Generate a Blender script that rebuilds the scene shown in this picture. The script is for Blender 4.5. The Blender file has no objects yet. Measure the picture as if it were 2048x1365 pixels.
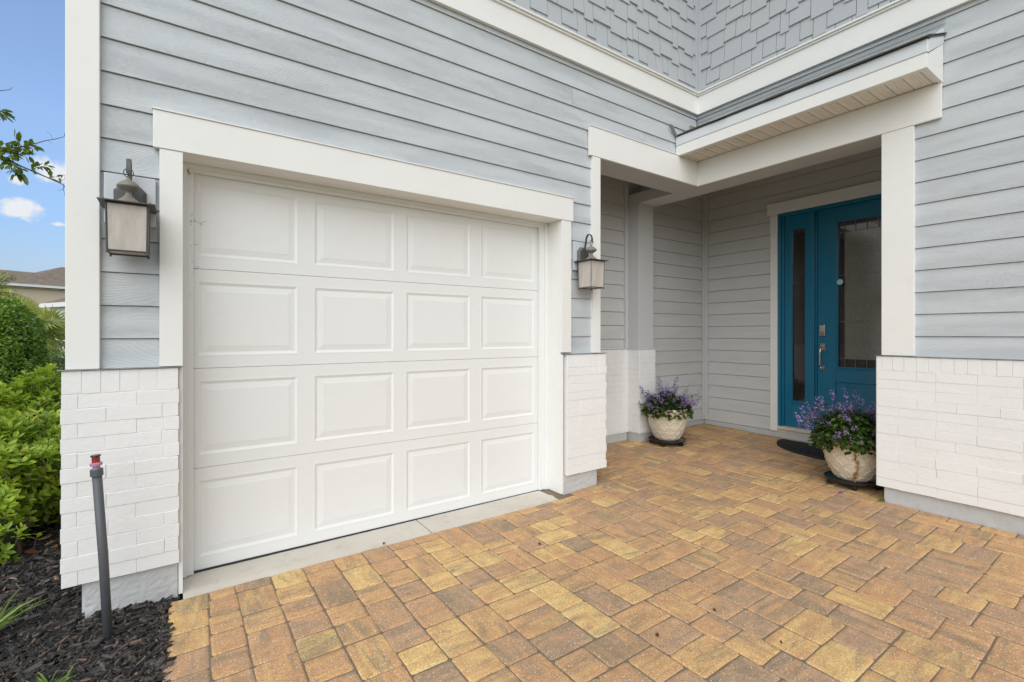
import bpy, bmesh, math, random
from mathutils import Vector, Matrix, noise as mnoise
R = random.Random(7)
Z0 = 1.24                      # eye height: all heights below are given relative to the eye
EX = 0.1524                    # siding exposure
SC = bpy.context.scene
COL = SC.collection
PI = math.pi
CAM = (-4.2047, -2.8436); YAW = .6078; FP = 958.7; HY = 667.85

def at(px, py, w):             # point seen in direction (px,py) at forward distance w
    r = (px-1024)/FP*w
    c, s = math.cos(YAW), math.sin(YAW)
    return Vector((CAM[0]+c*r+s*w, CAM[1]-s*r+c*w, (HY-py)/FP*w))

# ------------------------------------------------------------------ materials
def new_mat(name):
    m = bpy.data.materials.new(name); m.use_nodes = True
    nt = m.node_tree; nt.nodes.clear()
    out = nt.nodes.new('ShaderNodeOutputMaterial'); b = nt.nodes.new('ShaderNodeBsdfPrincipled')
    nt.links.new(b.outputs[0], out.inputs[0])
    return m, nt, b
def N(nt, t, **kw):
    n = nt.nodes.new(t)
    for k, v in kw.items():
        if k in n.inputs.keys() if isinstance(k, str) else False: n.inputs[k].default_value = v
        else: setattr(n, k, v)
    return n
def L(nt, a, b): nt.links.new(a, b)
def math_(nt, op, a, b=None, c=None):
    n = nt.nodes.new('ShaderNodeMath'); n.operation = op
    for i, v in enumerate((a, b, c)):
        if v is None: continue
        if isinstance(v, (int, float)): n.inputs[i].default_value = v
        else: L(nt, v, n.inputs[i])
    return n.outputs[0]
def mapping(nt, src, scale=(1,1,1), loc=(0,0,0)):
    n = nt.nodes.new('ShaderNodeMapping'); n.inputs['Scale'].default_value = scale; n.inputs['Location'].default_value = loc
    L(nt, src, n.inputs[0]); return n.outputs[0]
def noise(nt, vec, scale=5, detail=3, rough=.5, dist=0):
    n = nt.nodes.new('ShaderNodeTexNoise'); n.inputs['Scale'].default_value = scale
    n.inputs['Detail'].default_value = detail; n.inputs['Roughness'].default_value = rough
    n.inputs['Distortion'].default_value = dist
    L(nt, vec, n.inputs['Vector']); return n.outputs['Fac']
def ramp(nt, f, stops, interp='LINEAR'):
    n = nt.nodes.new('ShaderNodeValToRGB'); cr = n.color_ramp; cr.interpolation = interp
    while len(cr.elements) < len(stops): cr.elements.new(.5)
    for e, (p, c) in zip(cr.elements, stops):
        e.position = p; e.color = (*c, 1) if len(c) == 3 else c
    L(nt, f, n.inputs[0]); return n.outputs[0]
def mix(nt, f, a, b, mode='MIX'):
    n = nt.nodes.new('ShaderNodeMix'); n.data_type = 'RGBA'; n.blend_type = mode
    for i, v in ((0, f), (6, a), (7, b)):
        if isinstance(v, (int, float)): n.inputs[i].default_value = v
        elif isinstance(v, tuple): n.inputs[i].default_value = (*v, 1) if len(v) == 3 else v
        else: L(nt, v, n.inputs[i])
    return n.outputs[2]
def bump(nt, b, h, strength=.3, dist=.002, prev=None):
    n = nt.nodes.new('ShaderNodeBump'); n.inputs['Strength'].default_value = strength; n.inputs['Distance'].default_value = dist
    L(nt, h, n.inputs['Height'])
    if prev is not None: L(nt, prev, n.inputs['Normal'])
    L(nt, n.outputs[0], b.inputs['Normal']); return n.outputs[0]
def coord(nt): return nt.nodes.new('ShaderNodeTexCoord').outputs['Object']
def s2l(r, g, b):
    f = lambda v: (v/255/12.92) if v/255 < .04045 else ((v/255+.055)/1.055)**2.4
    return (f(r), f(g), f(b))

def painted(name, col, rough=.5, var=.06, bs=.25, scale=60, dirt=0, dirtcol=(.35,.3,.22), stretch=(1,1,1)):
    m, nt, b = new_mat(name); c = coord(nt)
    n1 = noise(nt, c, 2.5, 4); n2 = noise(nt, mapping(nt, c, stretch), scale, 4, .6)
    k = math_(nt, 'ADD', math_(nt, 'MULTIPLY', n1, var*1.5), math_(nt, 'MULTIPLY', n2, var))
    k = math_(nt, 'ADD', k, 1-1.25*var)
    cc = mix(nt, 1, col, (1,1,1), 'MULTIPLY'); mm = N(nt, 'ShaderNodeVectorMath', operation='SCALE')
    L(nt, cc, mm.inputs[0]); L(nt, k, mm.inputs['Scale'])
    o = mm.outputs[0]
    if dirt:
        d = ramp(nt, noise(nt, c, 9, 6, .7), [(.52,(0,0,0)), (.75,(1,1,1))])
        o = mix(nt, math_(nt, 'MULTIPLY', d, dirt), o, dirtcol)
    L(nt, o, b.inputs['Base Color']); b.inputs['Roughness'].default_value = rough
    if bs: bump(nt, b, n2, bs, .002)
    return m

def siding_mat(name, col, lines=1.0):
    m, nt, b = new_mat(name)
    uv = nt.nodes.new('ShaderNodeUVMap').outputs[0]
    sx = nt.nodes.new('ShaderNodeSeparateXYZ'); L(nt, uv, sx.inputs[0]); v = sx.outputs[1]
    warp = noise(nt, mapping(nt, uv, (1.5, 3.2, 1)), 1, 2, .45)
    ph = math_(nt, 'ADD', math_(nt, 'MULTIPLY', v, 95), math_(nt, 'MULTIPLY', warp, 17))
    w = math_(nt, 'SINE', math_(nt, 'MULTIPLY', ph, 6.283))
    w = math_(nt, 'ABSOLUTE', w)
    w = math_(nt, 'POWER', w, .6)
    amp = ramp(nt, noise(nt, mapping(nt, uv, (1.1, 9, 1), (3,4,0)), 1, 2), [(.35,(.4,.4,.4)), (.65,(1,1,1))])
    fine = noise(nt, mapping(nt, uv, (14, 420, 1)), 1, 3, .6)
    h = math_(nt, 'ADD', math_(nt, 'MULTIPLY', math_(nt, 'MULTIPLY', w, amp), 1.0), math_(nt, 'MULTIPLY', fine, .7))
    bump(nt, b, h, .9*lines, .0026)
    tone = noise(nt, mapping(nt, uv, (.6, 3, 1)), 1, 4, .6)
    k = math_(nt, 'ADD', math_(nt, 'MULTIPLY', tone, .05), .965)
    k = math_(nt, 'SUBTRACT', k, math_(nt, 'MULTIPLY', math_(nt, 'SUBTRACT', 1, w), .035))
    mm = N(nt, 'ShaderNodeVectorMath', operation='SCALE'); mm.inputs[0].default_value = col; L(nt, k, mm.inputs['Scale'])
    L(nt, mm.outputs[0], b.inputs['Base Color']); b.inputs['Roughness'].default_value = .55
    return m

def plain(name, col, rough=.5, metal=0, spec=.5):
    m, nt, b = new_mat(name); c = coord(nt)
    n1 = noise(nt, c, 30, 3)
    cc = mix(nt, n1, tuple(x*.85 for x in col), tuple(min(1, x*1.12) for x in col))
    L(nt, cc, b.inputs['Base Color']); b.inputs['Roughness'].default_value = rough; b.inputs['Metallic'].default_value = metal
    b.inputs['Specular IOR Level'].default_value = spec
    return m

def leaf_mat(name, dark, light, rough=.4, trans=.25, hue=None):
    m, nt, b = new_mat(name)
    a = nt.nodes.new('ShaderNodeAttribute'); a.attribute_name = 'rnd'
    sp = nt.nodes.new('ShaderNodeSeparateColor'); L(nt, a.outputs['Color'], sp.inputs[0])
    st = [(0, dark), (1, light)] if hue is None else [(0, dark), (.8, light), (.97, hue)]
    c = ramp(nt, sp.outputs[0], st)
    L(nt, c, b.inputs['Base Color']); b.inputs['Roughness'].default_value = rough
    tr = nt.nodes.new('ShaderNodeBsdfTranslucent'); L(nt, mix(nt, .5, c, (.35,.5,.05)), tr.inputs[0])
    ms = nt.nodes.new('ShaderNodeMixShader'); ms.inputs[0].default_value = trans
    out = [n for n in nt.nodes if n.type == 'OUTPUT_MATERIAL'][0]
    L(nt, b.outputs[0], ms.inputs[1]); L(nt, tr.outputs[0], ms.inputs[2]); L(nt, ms.outputs[0], out.inputs[0])
    return m

M = {}
M['siding'] = siding_mat('siding_paint', (.575,.616,.645), 1.0)
M['siding_in'] = siding_mat('siding_paint_porch_lift', (.60,.61,.605), .6)  # same siding paint, colour lifted to brighten the shaded porch
M['shake'] = painted('shake_paint', (.435,.462,.485), .6, .07, .25, 30, stretch=(9,9,1))
M['white'] = painted('white_trim_paint', (.795,.80,.78), .45, .04, .16, 45, dirt=.05)
M['greytrim'] = painted('grey_trim_paint', (.56,.575,.585), .5, .04, .12, 60)
M['door'] = painted('garage_door_paint', (.772,.788,.782), .42, .03, .22, 170, dirt=.04)
M['brick'] = painted('white_brick_paint', (.80,.805,.80), .55, .07, .8, 60, dirt=.04)
M['mortar'] = painted('painted_mortar', (.76,.78,.79), .7, .05, .5, 140)
M['soffit'] = painted('soffit_vinyl', (.80,.765,.71), .45, .05, .1, 60, dirt=.25, dirtcol=(.4,.3,.2))
M['alu'] = painted('aluminium_trim', (.66,.70,.735), .35, .04, .06, 60)
M['flash'] = plain('flashing_metal', (.33,.33,.32), .45, .6)
M['roofing'] = painted('shingle_granules', (.10,.10,.095), .9, .3, .8, 220)
M['concrete'] = painted('foundation_paint', (.50,.515,.52), .85, .12, 1.0, 28, dirt=.35, dirtcol=(.28,.27,.24))
M['apron'] = painted('apron_concrete', (.60,.56,.49), .9, .18, .5, 90, dirt=.45, dirtcol=(.36,.30,.22))
M['blue'] = painted('teal_door_paint', (.008,.158,.275), .28, .06, .05, 60)
M['iron'] = plain('weathered_bronze', (.10,.10,.10), .5, .3)
M['ironlight'] = painted('faded_bronze', (.20,.185,.16), .5, .2, .1, 40)
M['nickel'] = plain('satin_nickel', (.42,.37,.32), .3, .9)
M['keys'] = plain('keypad_buttons', (.5,.5,.48), .4)
M['black'] = plain('black_plastic', (.012,.012,.013), .28)
M['rubber'] = painted('rubber_mat', (.018,.018,.02), .8, .3, 1.0, 160)
M['seal'] = plain('rubber_seal', (.02,.02,.02), .6)
M['pot'] = painted('cream_planter', (.67,.60,.48), .36, .1, .08, 30, dirt=.3, dirtcol=(.42,.36,.26))
M['soil'] = painted('potting_soil', (.03,.022,.015), .95, .3, 1, 60)
M['pvc'] = painted('grey_pvc', (.085,.095,.105), .5, .25, .15, 30, dirt=.3, dirtcol=(.12,.08,.10))
M['purple'] = plain('purple_cap', (.42,.25,.38), .5)
M['red'] = plain('red_cap', (.30,.025,.018), .45)
M['bark'] = painted('bark', (.10,.075,.055), .9, .3, 1, 40)
M['twig'] = plain('twig', (.09,.07,.05), .8)
M['stem'] = plain('purple_green_stem', (.10,.06,.09), .6)
M['drystem'] = leaf_mat('dried_vine', (.22,.10,.03), (.62,.40,.16), .8, .2)
M['leafpot'] = leaf_mat('plectranthus_leaf', (.012,.022,.010), (.085,.16,.028), .35, .2)
M['flower'] = leaf_mat('lilac_flower', (.13,.07,.30), (.50,.36,.74), .6, .2)
M['boxwood'] = leaf_mat('boxwood_leaf', (.05,.13,.012), (.25,.42,.05), .3, .25)
M['pitto'] = leaf_mat('bright_shrub_leaf', (.12,.24,.018), (.52,.66,.075), .28, .42, (.65,.50,.08))
M['hedge'] = leaf_mat('hedge_leaf', (.05,.12,.015), (.18,.30,.05), .4, .25)
M['palm'] = leaf_mat('palm_leaf', (.16,.24,.04), (.58,.58,.17), .4, .3)
M['palmdead'] = leaf_mat('dead_palm_leaf', (.11,.055,.03), (.27,.16,.09), .8, .1)
M['treeleaf'] = leaf_mat('tree_leaf', (.045,.085,.008), (.13,.19,.02), .35, .35)
M['deadleaf'] = leaf_mat('fallen_leaf', (.13,.035,.012), (.35,.16,.05), .7, .1)
M['grass'] = leaf_mat('grass_blade', (.08,.18,.02), (.25,.38,.06), .4, .3)
M['nhwall'] = painted('neighbour_siding', (.66,.54,.43), .7, .05, .1, 20)
M['nhwhite'] = painted('neighbour_trim', (.8,.8,.79), .5, .04, .05, 20)

# lantern glass: frosted seedy cream glass
m, nt, b = new_mat('frosted_lantern_glass'); c = coord(nt)
n1 = noise(nt, mapping(nt, c, (1,1,.25)), 40, 4, .6)
L(nt, ramp(nt, n1, [(.3,(.43,.40,.355)), (.7,(.54,.50,.45))]), b.inputs['Base Color'])
b.inputs['Roughness'].default_value = .3; bump(nt, b, noise(nt, c, 160, 3), .3, .001); M['lglass'] = m
# textured dark door glass; pale speckle in its colour stands in for reflections
m, nt, b = new_mat('pebbled_glass'); c = coord(nt)
n1 = noise(nt, c, 330, 2)
L(nt, ramp(nt, n1, [(.35,(.04,.04,.036)), (.65,(.32,.31,.27))]), b.inputs['Base Color'])
b.inputs['Roughness'].default_value = .09; b.inputs['Specular IOR Level'].default_value = .9; bump(nt, b, n1, .12, .001); M['pebble'] = m
m, nt, b = new_mat('clear_dark_glass'); c = coord(nt)
L(nt, ramp(nt, noise(nt, c, 3, 2), [(.3,(.012,.011,.010)), (.7,(.03,.027,.024))]), b.inputs['Base Color'])
b.inputs['Roughness'].default_value = .04; b.inputs['Specular IOR Level'].default_value = .9; M['clear'] = m

# pavers: per-paver attribute pc = (tone, offset, orientation)
m, nt, b = new_mat('clay_paver'); c = coord(nt)
a = nt.nodes.new('ShaderNodeAttribute'); a.attribute_name = 'pc'
sp = nt.nodes.new('ShaderNodeSeparateColor'); L(nt, a.outputs['Color'], sp.inputs[0])
sx = nt.nodes.new('ShaderNodeSeparateXYZ'); L(nt, c, sx.inputs[0])
def lerp(a_, b_, f): return math_(nt, 'ADD', math_(nt, 'MULTIPLY', a_, math_(nt, 'SUBTRACT', 1, f)), math_(nt, 'MULTIPLY', b_, f))
uu = lerp(sx.outputs[0], sx.outputs[1], sp.outputs[2]); vv = lerp(sx.outputs[1], sx.outputs[0], sp.outputs[2])
cb = nt.nodes.new('ShaderNodeCombineXYZ'); L(nt, uu, cb.inputs[0]); L(nt, vv, cb.inputs[1]); L(nt, math_(nt, 'MULTIPLY', sp.outputs[1], 50), cb.inputs[2])
st = noise(nt, mapping(nt, cb.outputs[0], (4.5, 22, 1)), 1, 7, .68, .5)
f = math_(nt, 'ADD', math_(nt, 'MULTIPLY', math_(nt, 'SUBTRACT', st, .5), 1.5), sp.outputs[0])
base = ramp(nt, f, [(.0,(.43,.29,.185)), (.2,(.51,.32,.185)), (.4,(.585,.335,.17)), (.6,(.64,.40,.18)), (.8,(.71,.48,.20)), (.97,(.76,.55,.24))])
st2 = noise(nt, mapping(nt, cb.outputs[0], (3.0, 16, 1), (7.7, 3.1, 11)), 1, 6, .66, .6)
dk = math_(nt, 'FRACT', math_(nt, 'MULTIPLY', sp.outputs[1], 17.3))          # how sooty this block is
dk = math_(nt, 'POWER', dk, 2.6)
dm = ramp(nt, math_(nt, 'ADD', st2, math_(nt, 'MULTIPLY', dk, .13)), [(.53,(0,0,0)), (.70,(1,1,1))])
base = mix(nt, math_(nt, 'MULTIPLY', dm, .68), base, (.26,.215,.145))
g = noise(nt, c, 190, 3, .7)
gg = ramp(nt, g, [(.3,(.5,.5,.5)), (.5,(1,1,1)), (.72,(1.35,1.35,1.35))])
base = mix(nt, 1, base, gg, 'MULTIPLY')
blot = ramp(nt, noise(nt, c, 14, 4, .7), [(.3,(.84,.84,.84)), (.6,(1.04,1.04,1.04))])
base = mix(nt, 1, base, blot, 'MULTIPLY')
big = ramp(nt, noise(nt, c, 1.1, 3, .6), [(.3,(.93,.91,.89)), (.7,(1.05,1.05,1.04))])
base = mix(nt, 1, base, big, 'MULTIPLY')
vo = nt.nodes.new('ShaderNodeTexVoronoi'); vo.inputs['Scale'].default_value = 85; L(nt, c, vo.inputs['Vector'])
spk = math_(nt, 'LESS_THAN', vo.outputs['Distance'], .2)
spc = nt.nodes.new('ShaderNodeSeparateColor'); L(nt, vo.outputs['Color'], spc.inputs[0])
spk = math_(nt, 'MULTIPLY', spk, math_(nt, 'GREATER_THAN', spc.outputs[0], .52))
base = mix(nt, math_(nt, 'MULTIPLY', spk, .75), base, (.85,.78,.66))
L(nt, base, b.inputs['Base Color']); b.inputs['Roughness'].default_value = .78
bump(nt, b, math_(nt, 'ADD', g, math_(nt, 'MULTIPLY', noise(nt, c, 45, 3), 1.6)), .55, .003)
M['paver'] = m
m, nt, b = new_mat('joint_sand'); c = coord(nt)
L(nt, ramp(nt, noise(nt, c, 160, 4, .7), [(.3,(.09,.068,.045)), (.7,(.29,.225,.15))]), b.inputs['Base Color']); b.inputs['Roughness'].default_value = .95
M['sand'] = m
m, nt, b = new_mat('mulch_soil'); c = coord(nt)
L(nt, ramp(nt, noise(nt, c, 60, 5, .75), [(.35,(.006,.005,.005)), (.7,(.05,.042,.036))]), b.inputs['Base Color']); b.inputs['Roughness'].default_value = .9
bump(nt, b, noise(nt, c, 45, 5, .7), 1, .02); M['mulchsoil'] = m
m = leaf_mat('mulch_chip', (.008,.007,.007), (.095,.082,.075), .7, 0, (.26,.17,.11)); M['chip'] = m
m, nt, b = new_mat('lawn'); c = coord(nt)
L(nt, ramp(nt, noise(nt, c, 6, 6, .7), [(.3,(.03,.07,.015)), (.7,(.09,.15,.03))]), b.inputs['Base Color']); b.inputs['Roughness'].default_value = .9
M['lawn'] = m
m, nt, b = new_mat('brown_shingles'); c = coord(nt)
br = nt.nodes.new('ShaderNodeTexBrick'); L(nt, mapping(nt, c, (1,1.0,1.6)), br.inputs[0]); br.inputs['Scale'].default_value = 2.2
uvn = nt.nodes.new('ShaderNodeUVMap').outputs[0]; L(nt, uvn, br.inputs[0])
br.inputs['Color1'].default_value = (.17,.135,.105,1); br.inputs['Color2'].default_value = (.25,.205,.16,1); br.inputs['Mortar'].default_value = (.09,.07,.055,1)
br.inputs['Mortar Size'].default_value = .025; br.inputs['Brick Width'].default_value = .6; br.inputs['Row Height'].default_value = .3
L(nt, mix(nt, 1, br.outputs[0], ramp(nt, noise(nt, c, 3, 5, .7), [(.3,(.8,.8,.8)), (.7,(1.15,1.15,1.15))]), 'MULTIPLY'), b.inputs['Base Color']); b.inputs['Roughness'].default_value = .9
M['nhroof'] = m

# ------------------------------------------------------------------ mesh builder
class MB:
    def __init__(s): s.v = []; s.f = []; s.uv = []; s.c = []
    def face(s, pts, uv=None, c=None):
        i = len(s.v); s.v.extend([tuple(p) for p in pts]); s.f.append(tuple(range(i, i+len(pts))))
        s.uv.append(uv); s.c.append(c)
    def box(s, x0, x1, y0, y1, z0, z1, c=None, fr=None):
        g = fr or (lambda a, b, c_: (a, b, c_))
        P = [g(x, y, z) for z in (z0, z1) for y in (y0, y1) for x in (x0, x1)]
        i = len(s.v); s.v.extend([tuple(p) for p in P])
        for q in ((0,2,3,1),(4,5,7,6),(0,1,5,4),(2,6,7,3),(0,4,6,2),(1,3,7,5)):
            s.f.append(tuple(i+k for k in q)); s.uv.append(None); s.c.append(c)
    def prism(s, poly, a0, a1, fr, c=None):          # poly of (p,q), extruded a0..a1 ; fr(a,p,q)
        n = len(poly); i = len(s.v)
        s.v.extend([tuple(fr(a0, p, q)) for p, q in poly]); s.v.extend([tuple(fr(a1, p, q)) for p, q in poly])
        F = [tuple(i+k for k in range(n))[::-1], tuple(i+n+k for k in range(n))] + [(i+k, i+(k+1) % n, i+n+(k+1) % n, i+n+k) for k in range(n)]
        for f in F: s.f.append(f); s.uv.append(None); s.c.append(c)
    def tube(s, pts, rad, n=6, c=None, cap=True):
        pts = [Vector(p) for p in pts]; rad = rad if isinstance(rad, (list, tuple)) else [rad]*len(pts)
        i = len(s.v)
        for k, p in enumerate(pts):
            d = (pts[min(k+1, len(pts)-1)] - pts[max(k-1, 0)]).normalized()
            a = d.orthogonal().normalized() if abs(d.z) < .95 else Vector((1,0,0)).cross(d).normalized()
            if abs(d.z) < .95: a = d.cross(Vector((0,0,1))).normalized()
            b_ = d.cross(a).normalized()
            for j in range(n):
                t = 2*PI*j/n; s.v.append(tuple(p + (a*math.cos(t) + b_*math.sin(t))*rad[k]))
        for k in range(len(pts)-1):
            for j in range(n):
                s.f.append((i+k*n+j, i+k*n+(j+1) % n, i+(k+1)*n+(j+1) % n, i+(k+1)*n+j)); s.uv.append(None); s.c.append(c)
        if cap:
            s.f.append(tuple(i+j for j in range(n))[::-1]); s.f.append(tuple(i+(len(pts)-1)*n+j for j in range(n)))
            s.uv += [None]*2; s.c += [c]*2
    def lathe(s, prof, n=32, cx=0, cy=0, c=None, ang0=0):
        i = len(s.v)
        for r, z in prof:
            for j in range(n):
                t = ang0+2*PI*j/n; s.v.append((cx+r*math.cos(t), cy+r*math.sin(t), z))
        for k in range(len(prof)-1):
            for j in range(n):
                s.f.append((i+k*n+j, i+k*n+(j+1) % n, i+(k+1)*n+(j+1) % n, i+(k+1)*n+j)); s.uv.append(None); s.c.append(c)
        s.f.append(tuple(i+j for j in range(n))[::-1]); s.f.append(tuple(i+(len(prof)-1)*n+j for j in range(n)))
        s.uv += [None]*2; s.c += [c]*2
    def leaf(s, p, d, up, ln, wd, c, curl=.15, simple=False):
        d = d.normalized(); sd = d.cross(up)
        if sd.length < 1e-4: sd = d.orthogonal()
        sd.normalize(); u = sd.cross(d)
        if simple:
            s.face([p, p+d*ln*.5+sd*wd*.5, p+d*ln-u*ln*curl, p+d*ln*.5-sd*wd*.5], None, c); return
        q = lambda a, w, h: p + d*ln*a + sd*wd*.5*w + u*(ln*h)
        i = len(s.v)
        P = [q(0,0,0), q(.32,.8,.05-curl*.1), q(.32,0,-.02), q(.32,-.8,.05-curl*.1), q(.68,.95,.03-curl*.5), q(.68,0,-.05-curl*.5), q(.68,-.95,.03-curl*.5), q(1,0,-curl)]
        s.v.extend([tuple(x) for x in P])
        for f in ((0,1,2),(0,2,3),(1,4,5,2),(2,5,6,3),(4,7,5),(5,7,6)):
            s.f.append(tuple(i+k for k in f)); s.uv.append(None); s.c.append(c)
    def build(s, name, mat, parent=None, smooth=False, bevel=0, origin=None, recalc=False, attr=None, lift=True):
        me = bpy.data.meshes.new(name)
        ox, oy, oz = origin if origin else (0, 0, 0)
        dz = Z0 if lift else 0
        me.from_pydata([(x-ox, y-oy, z+dz-oz) for x, y, z in s.v], [], s.f)
        if any(u is not None for u in s.uv):
            ul = me.uv_layers.new(name='UVMap'); k = 0
            for f, u in zip(s.f, s.uv):
                for j in range(len(f)):
                    if u is not None: ul.data[k].uv = u[j]
                    k += 1
        if any(c is not None for c in s.c):
            ca = me.color_attributes.new(name=attr or 'rnd', type='FLOAT_COLOR', domain='CORNER'); k = 0
            arr = []
            for f, c in zip(s.f, s.c):
                cc = (c, c, c, 1) if isinstance(c, (int, float)) else ((*c, 1) if c else (.5,.5,.5,1))
                arr.extend(cc*len(f))
            ca.data.foreach_set('color', arr)
        if recalc:
            bm = bmesh.new(); bm.from_mesh(me); bmesh.ops.recalc_face_normals(bm, faces=bm.faces); bm.to_mesh(me); bm.free()
        me.materials.append(mat)
        if smooth: me.polygons.foreach_set('use_smooth', [True]*len(me.polygons))
        me.update()
        o = bpy.data.objects.new(name, me); COL.objects.link(o)
        if origin: o.location = origin
        if parent is not None:
            o.parent = parent
            pl = Vector((0,0,0)); q = parent
            while q is not None: pl += q.location; q = q.parent
            o.location = Vector(o.location) - pl
        if bevel:
            md = o.modifiers.new('bevel', 'BEVEL'); md.width = bevel; md.segments = 2; md.limit_method = 'ANGLE'; md.angle_limit = math.radians(40)
        return o
def tag(o, label, cat, group=None, kind=None):
    if label: o['label'] = label
    if cat: o['category'] = cat
    if group: o['group'] = group
    if kind: o['kind'] = kind
    return o
def empty(name, loc, label, cat, group=None):
    o = bpy.data.objects.new(name, None); COL.objects.link(o); o.location = (loc[0], loc[1], loc[2]+Z0); o.empty_display_size = .1
    return tag(o, label, cat, group)
def copy_tree(o, loc, label):
    r = o.copy(); COL.objects.link(r); r.location = loc; r['label'] = label
    for ch in o.children:
        c = ch.copy(); COL.objects.link(c); c.parent = r
        for g in ch.children:
            d = g.copy(); COL.objects.link(d); d.parent = c
    return r

def interp(x, T):
    if x <= T[0][0]: return T[0][1]
    for (a, fa), (b_, fb) in zip(T, T[1:]):
        if x <= b_: return fa+(fb-fa)*(x-a)/(b_-a)
    return T[-1][1]
def gz(x, y):
    return interp(x, [(-6,-1.266), (-4.2,-1.261), (-1.8,-1.250), (-1.4,-1.232), (0,-1.214), (1.5,-1.19)]) + (.015*y if y > 0 else 0)

# wall frames: (u along the wall, n outward, z)
FG = lambda u, n, z: (u, -n, z)              # garage wall y=0
FE = lambda u, n, z: (-n, u, z)              # entry wall x=0, u = y
YB = .90; XD = 1.49
FB = lambda u, n, z: (u, YB-n, z)            # back wall of the porch
FD = lambda u, n, z: (XD-n, u, z)            # door wall

# ------------------------------------------------------------------ HOUSE
house = empty('house', (-2.0, 0, -1.26), 'pale blue-grey lap-sided house with a white garage door and a covered corner porch', 'house')
def part(mb, name, mat, parent=house, **kw): return mb.build(name, mat, parent, **kw)

def siding(name, fr, u0, u1, z0, z1, holes, base, mat, joints={}, lap=.010):
    mb = MB(); rr = random.Random(hash(name+str(u0)) % 999 if False else int(abs(u0*100)+abs(z1*10)))
    k = math.floor((z0-base)/EX)
    while base+k*EX < z1:
        zb, zt = base+k*EX, base+(k+1)*EX
        cuts = sorted({max(zb, z0), min(zt, z1)} | {h for H in holes for h in (H[2], H[3]) if max(zb, z0) < h < min(zt, z1)})
        off = (rr.random()*40, rr.random()*7)
        for a, b_ in zip(cuts, cuts[1:]):
            m_ = (a+b_)/2; iv = [(u0, u1)]
            for H in holes:
                if H[2] < m_ < H[3]:
                    iv = [q for (s, e) in iv for q in ((s, min(e, H[0])), (max(s, H[1]), e)) if q[1]-q[0] > 1e-4]
            if k in joints:
                j = joints[k]; iv = [q for (s, e) in iv for q in (((s, j-.0012), (j+.0012, e)) if s < j < e else ((s, e),))]
            top = abs(b_-zt) < 1e-6 and b_ < z1-.004
            if top: b_ -= .0045
            na, nb = -lap*(a-zb)/EX, -lap*(b_-zb)/EX
            for s, e in iv:
                o2 = (0 if k not in joints or s < joints[k] else 13.3)
                uv = [(x+off[0]+o2, z+off[1]) for x, z in ((s, a), (e, a), (e, b_), (s, b_))]
                mb.face([fr(s, na, a), fr(e, na, a), fr(e, nb, b_), fr(s, nb, b_)], uv)
                if top: mb.face([fr(s, nb, b_), fr(e, nb, b_), fr(e, -.022, b_), fr(s, -.022, b_)], uv)
                if abs(a-zb) < 1e-6:
                    mb.face([fr(s, 0, a), fr(s, -.022, a), fr(e, -.022, a), fr(e, 0, a)], [(off[0]+x, off[1]) for x in (s, s, e, e)])
        k += 1
    return part(mb, name, mat)

ZT = 4.9
TOPB, BB = 2.342, 2.148      # belt board
garage_holes = [(-4.20, -1.76, -9, .89), (-1.36, 1, -9, 1.46)]
siding('siding_wall', FG, -4.50, 0, -.158, 2.16, garage_holes, -.021, M['siding'], {14: -2.46, 12: -1.64, 11: -.78})
siding('siding_wall', FE, -6.0, 0, -.158, 2.16, [(-1.53, 1, -9, 1.46)], -.017, M['siding'], {9: -3.1})
siding('siding_wall', FB, -1.35, -.03, -.17, 2.2, [], -.058, M['siding_in'])
siding('siding_wall', FB, .22, XD, -1.13, 2.2, [], -.058, M['siding_in'])
siding('siding_wall', FD, -1.56, YB, -1.13, 2.2, [(-1.46, .0, -9, 1.42)], -.058, M['siding_in'])
siding('siding_wall', lambda u, n, z: (-4.601-n, u, z), .161, 9, -1.10, 4.89, [], -.021, M['siding'])
# solid core walls behind the claddings
mb = MB()
c_ = mb.box
c_(-4.56, -4.20, .02, .25, -1.3, 2.4); c_(-4.20, -1.76, .02, .25, .90, 2.4); c_(-1.76, -1.37, .02, YB+.02, -1.3, 2.4)
c_(-1.37, .02, .02, .27, 1.462, 2.4)
c_(.02, .25, -1.56, .02, 1.462, 2.4); c_(.02, .25, -9, -1.56, -1.3, 2.4)
c_(-1.37, XD+.3, YB+.02, YB+.25, -1.3, 2.4); c_(XD+.3, 9, YB+.02, YB+.25, -1.3, 2.4)
c_(XD+.09, XD+.3, -1.6, YB+.02, -1.3, 2.4)
c_(.25, XD+.09, -1.8, -1.6, -1.3, 2.4)
c_(-4.56, -4.30, .25, 9, -1.3, 2.4)
part(mb, 'core_wall', M['greytrim'])
mb = MB(); mb.box(-4.56, 9, .03, 9, 2.4, ZT); mb.box(.03, 9, -9, .03, 2.4, ZT); part(mb, 'upper_wall', M['shake'])
mb = MB(); mb.box(.25, 9, -9, -1.8, 2.35, 2.39); mb.box(-4.3, 9, 1.15, 9, 2.35, 2.39); part(mb, 'upper_floor', M['greytrim'])
# garage interior dark shell is closed by the door itself; porch ceiling
mb = MB(); mb.box(-1.37, .02, .27, YB+.02, 2.2, 2.25); mb.box(.25, XD+.1, -1.6, YB+.02, 2.2002, 2.25); part(mb, 'porch_ceiling', M['greytrim'])
# roof above (outside the picture, shades the walls a little)
mb = MB()
mb.box(-5.0, 9, -.45, 9, ZT, ZT+.06); mb.box(-.45, 9, -9, -.45, ZT, ZT+.06)
mb.prism([(-.45, ZT+.06), (9, ZT+.06), (5, ZT+2.4)], -5.0, 9, lambda a, p, q: (a, p, q))
mb.prism([(-.45, ZT+.061), (9, ZT+.061), (5, ZT+2.3)], -9, 3, lambda a, p, q: (p, a, q))
part(mb, 'roof', M['roofing'])

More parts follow.
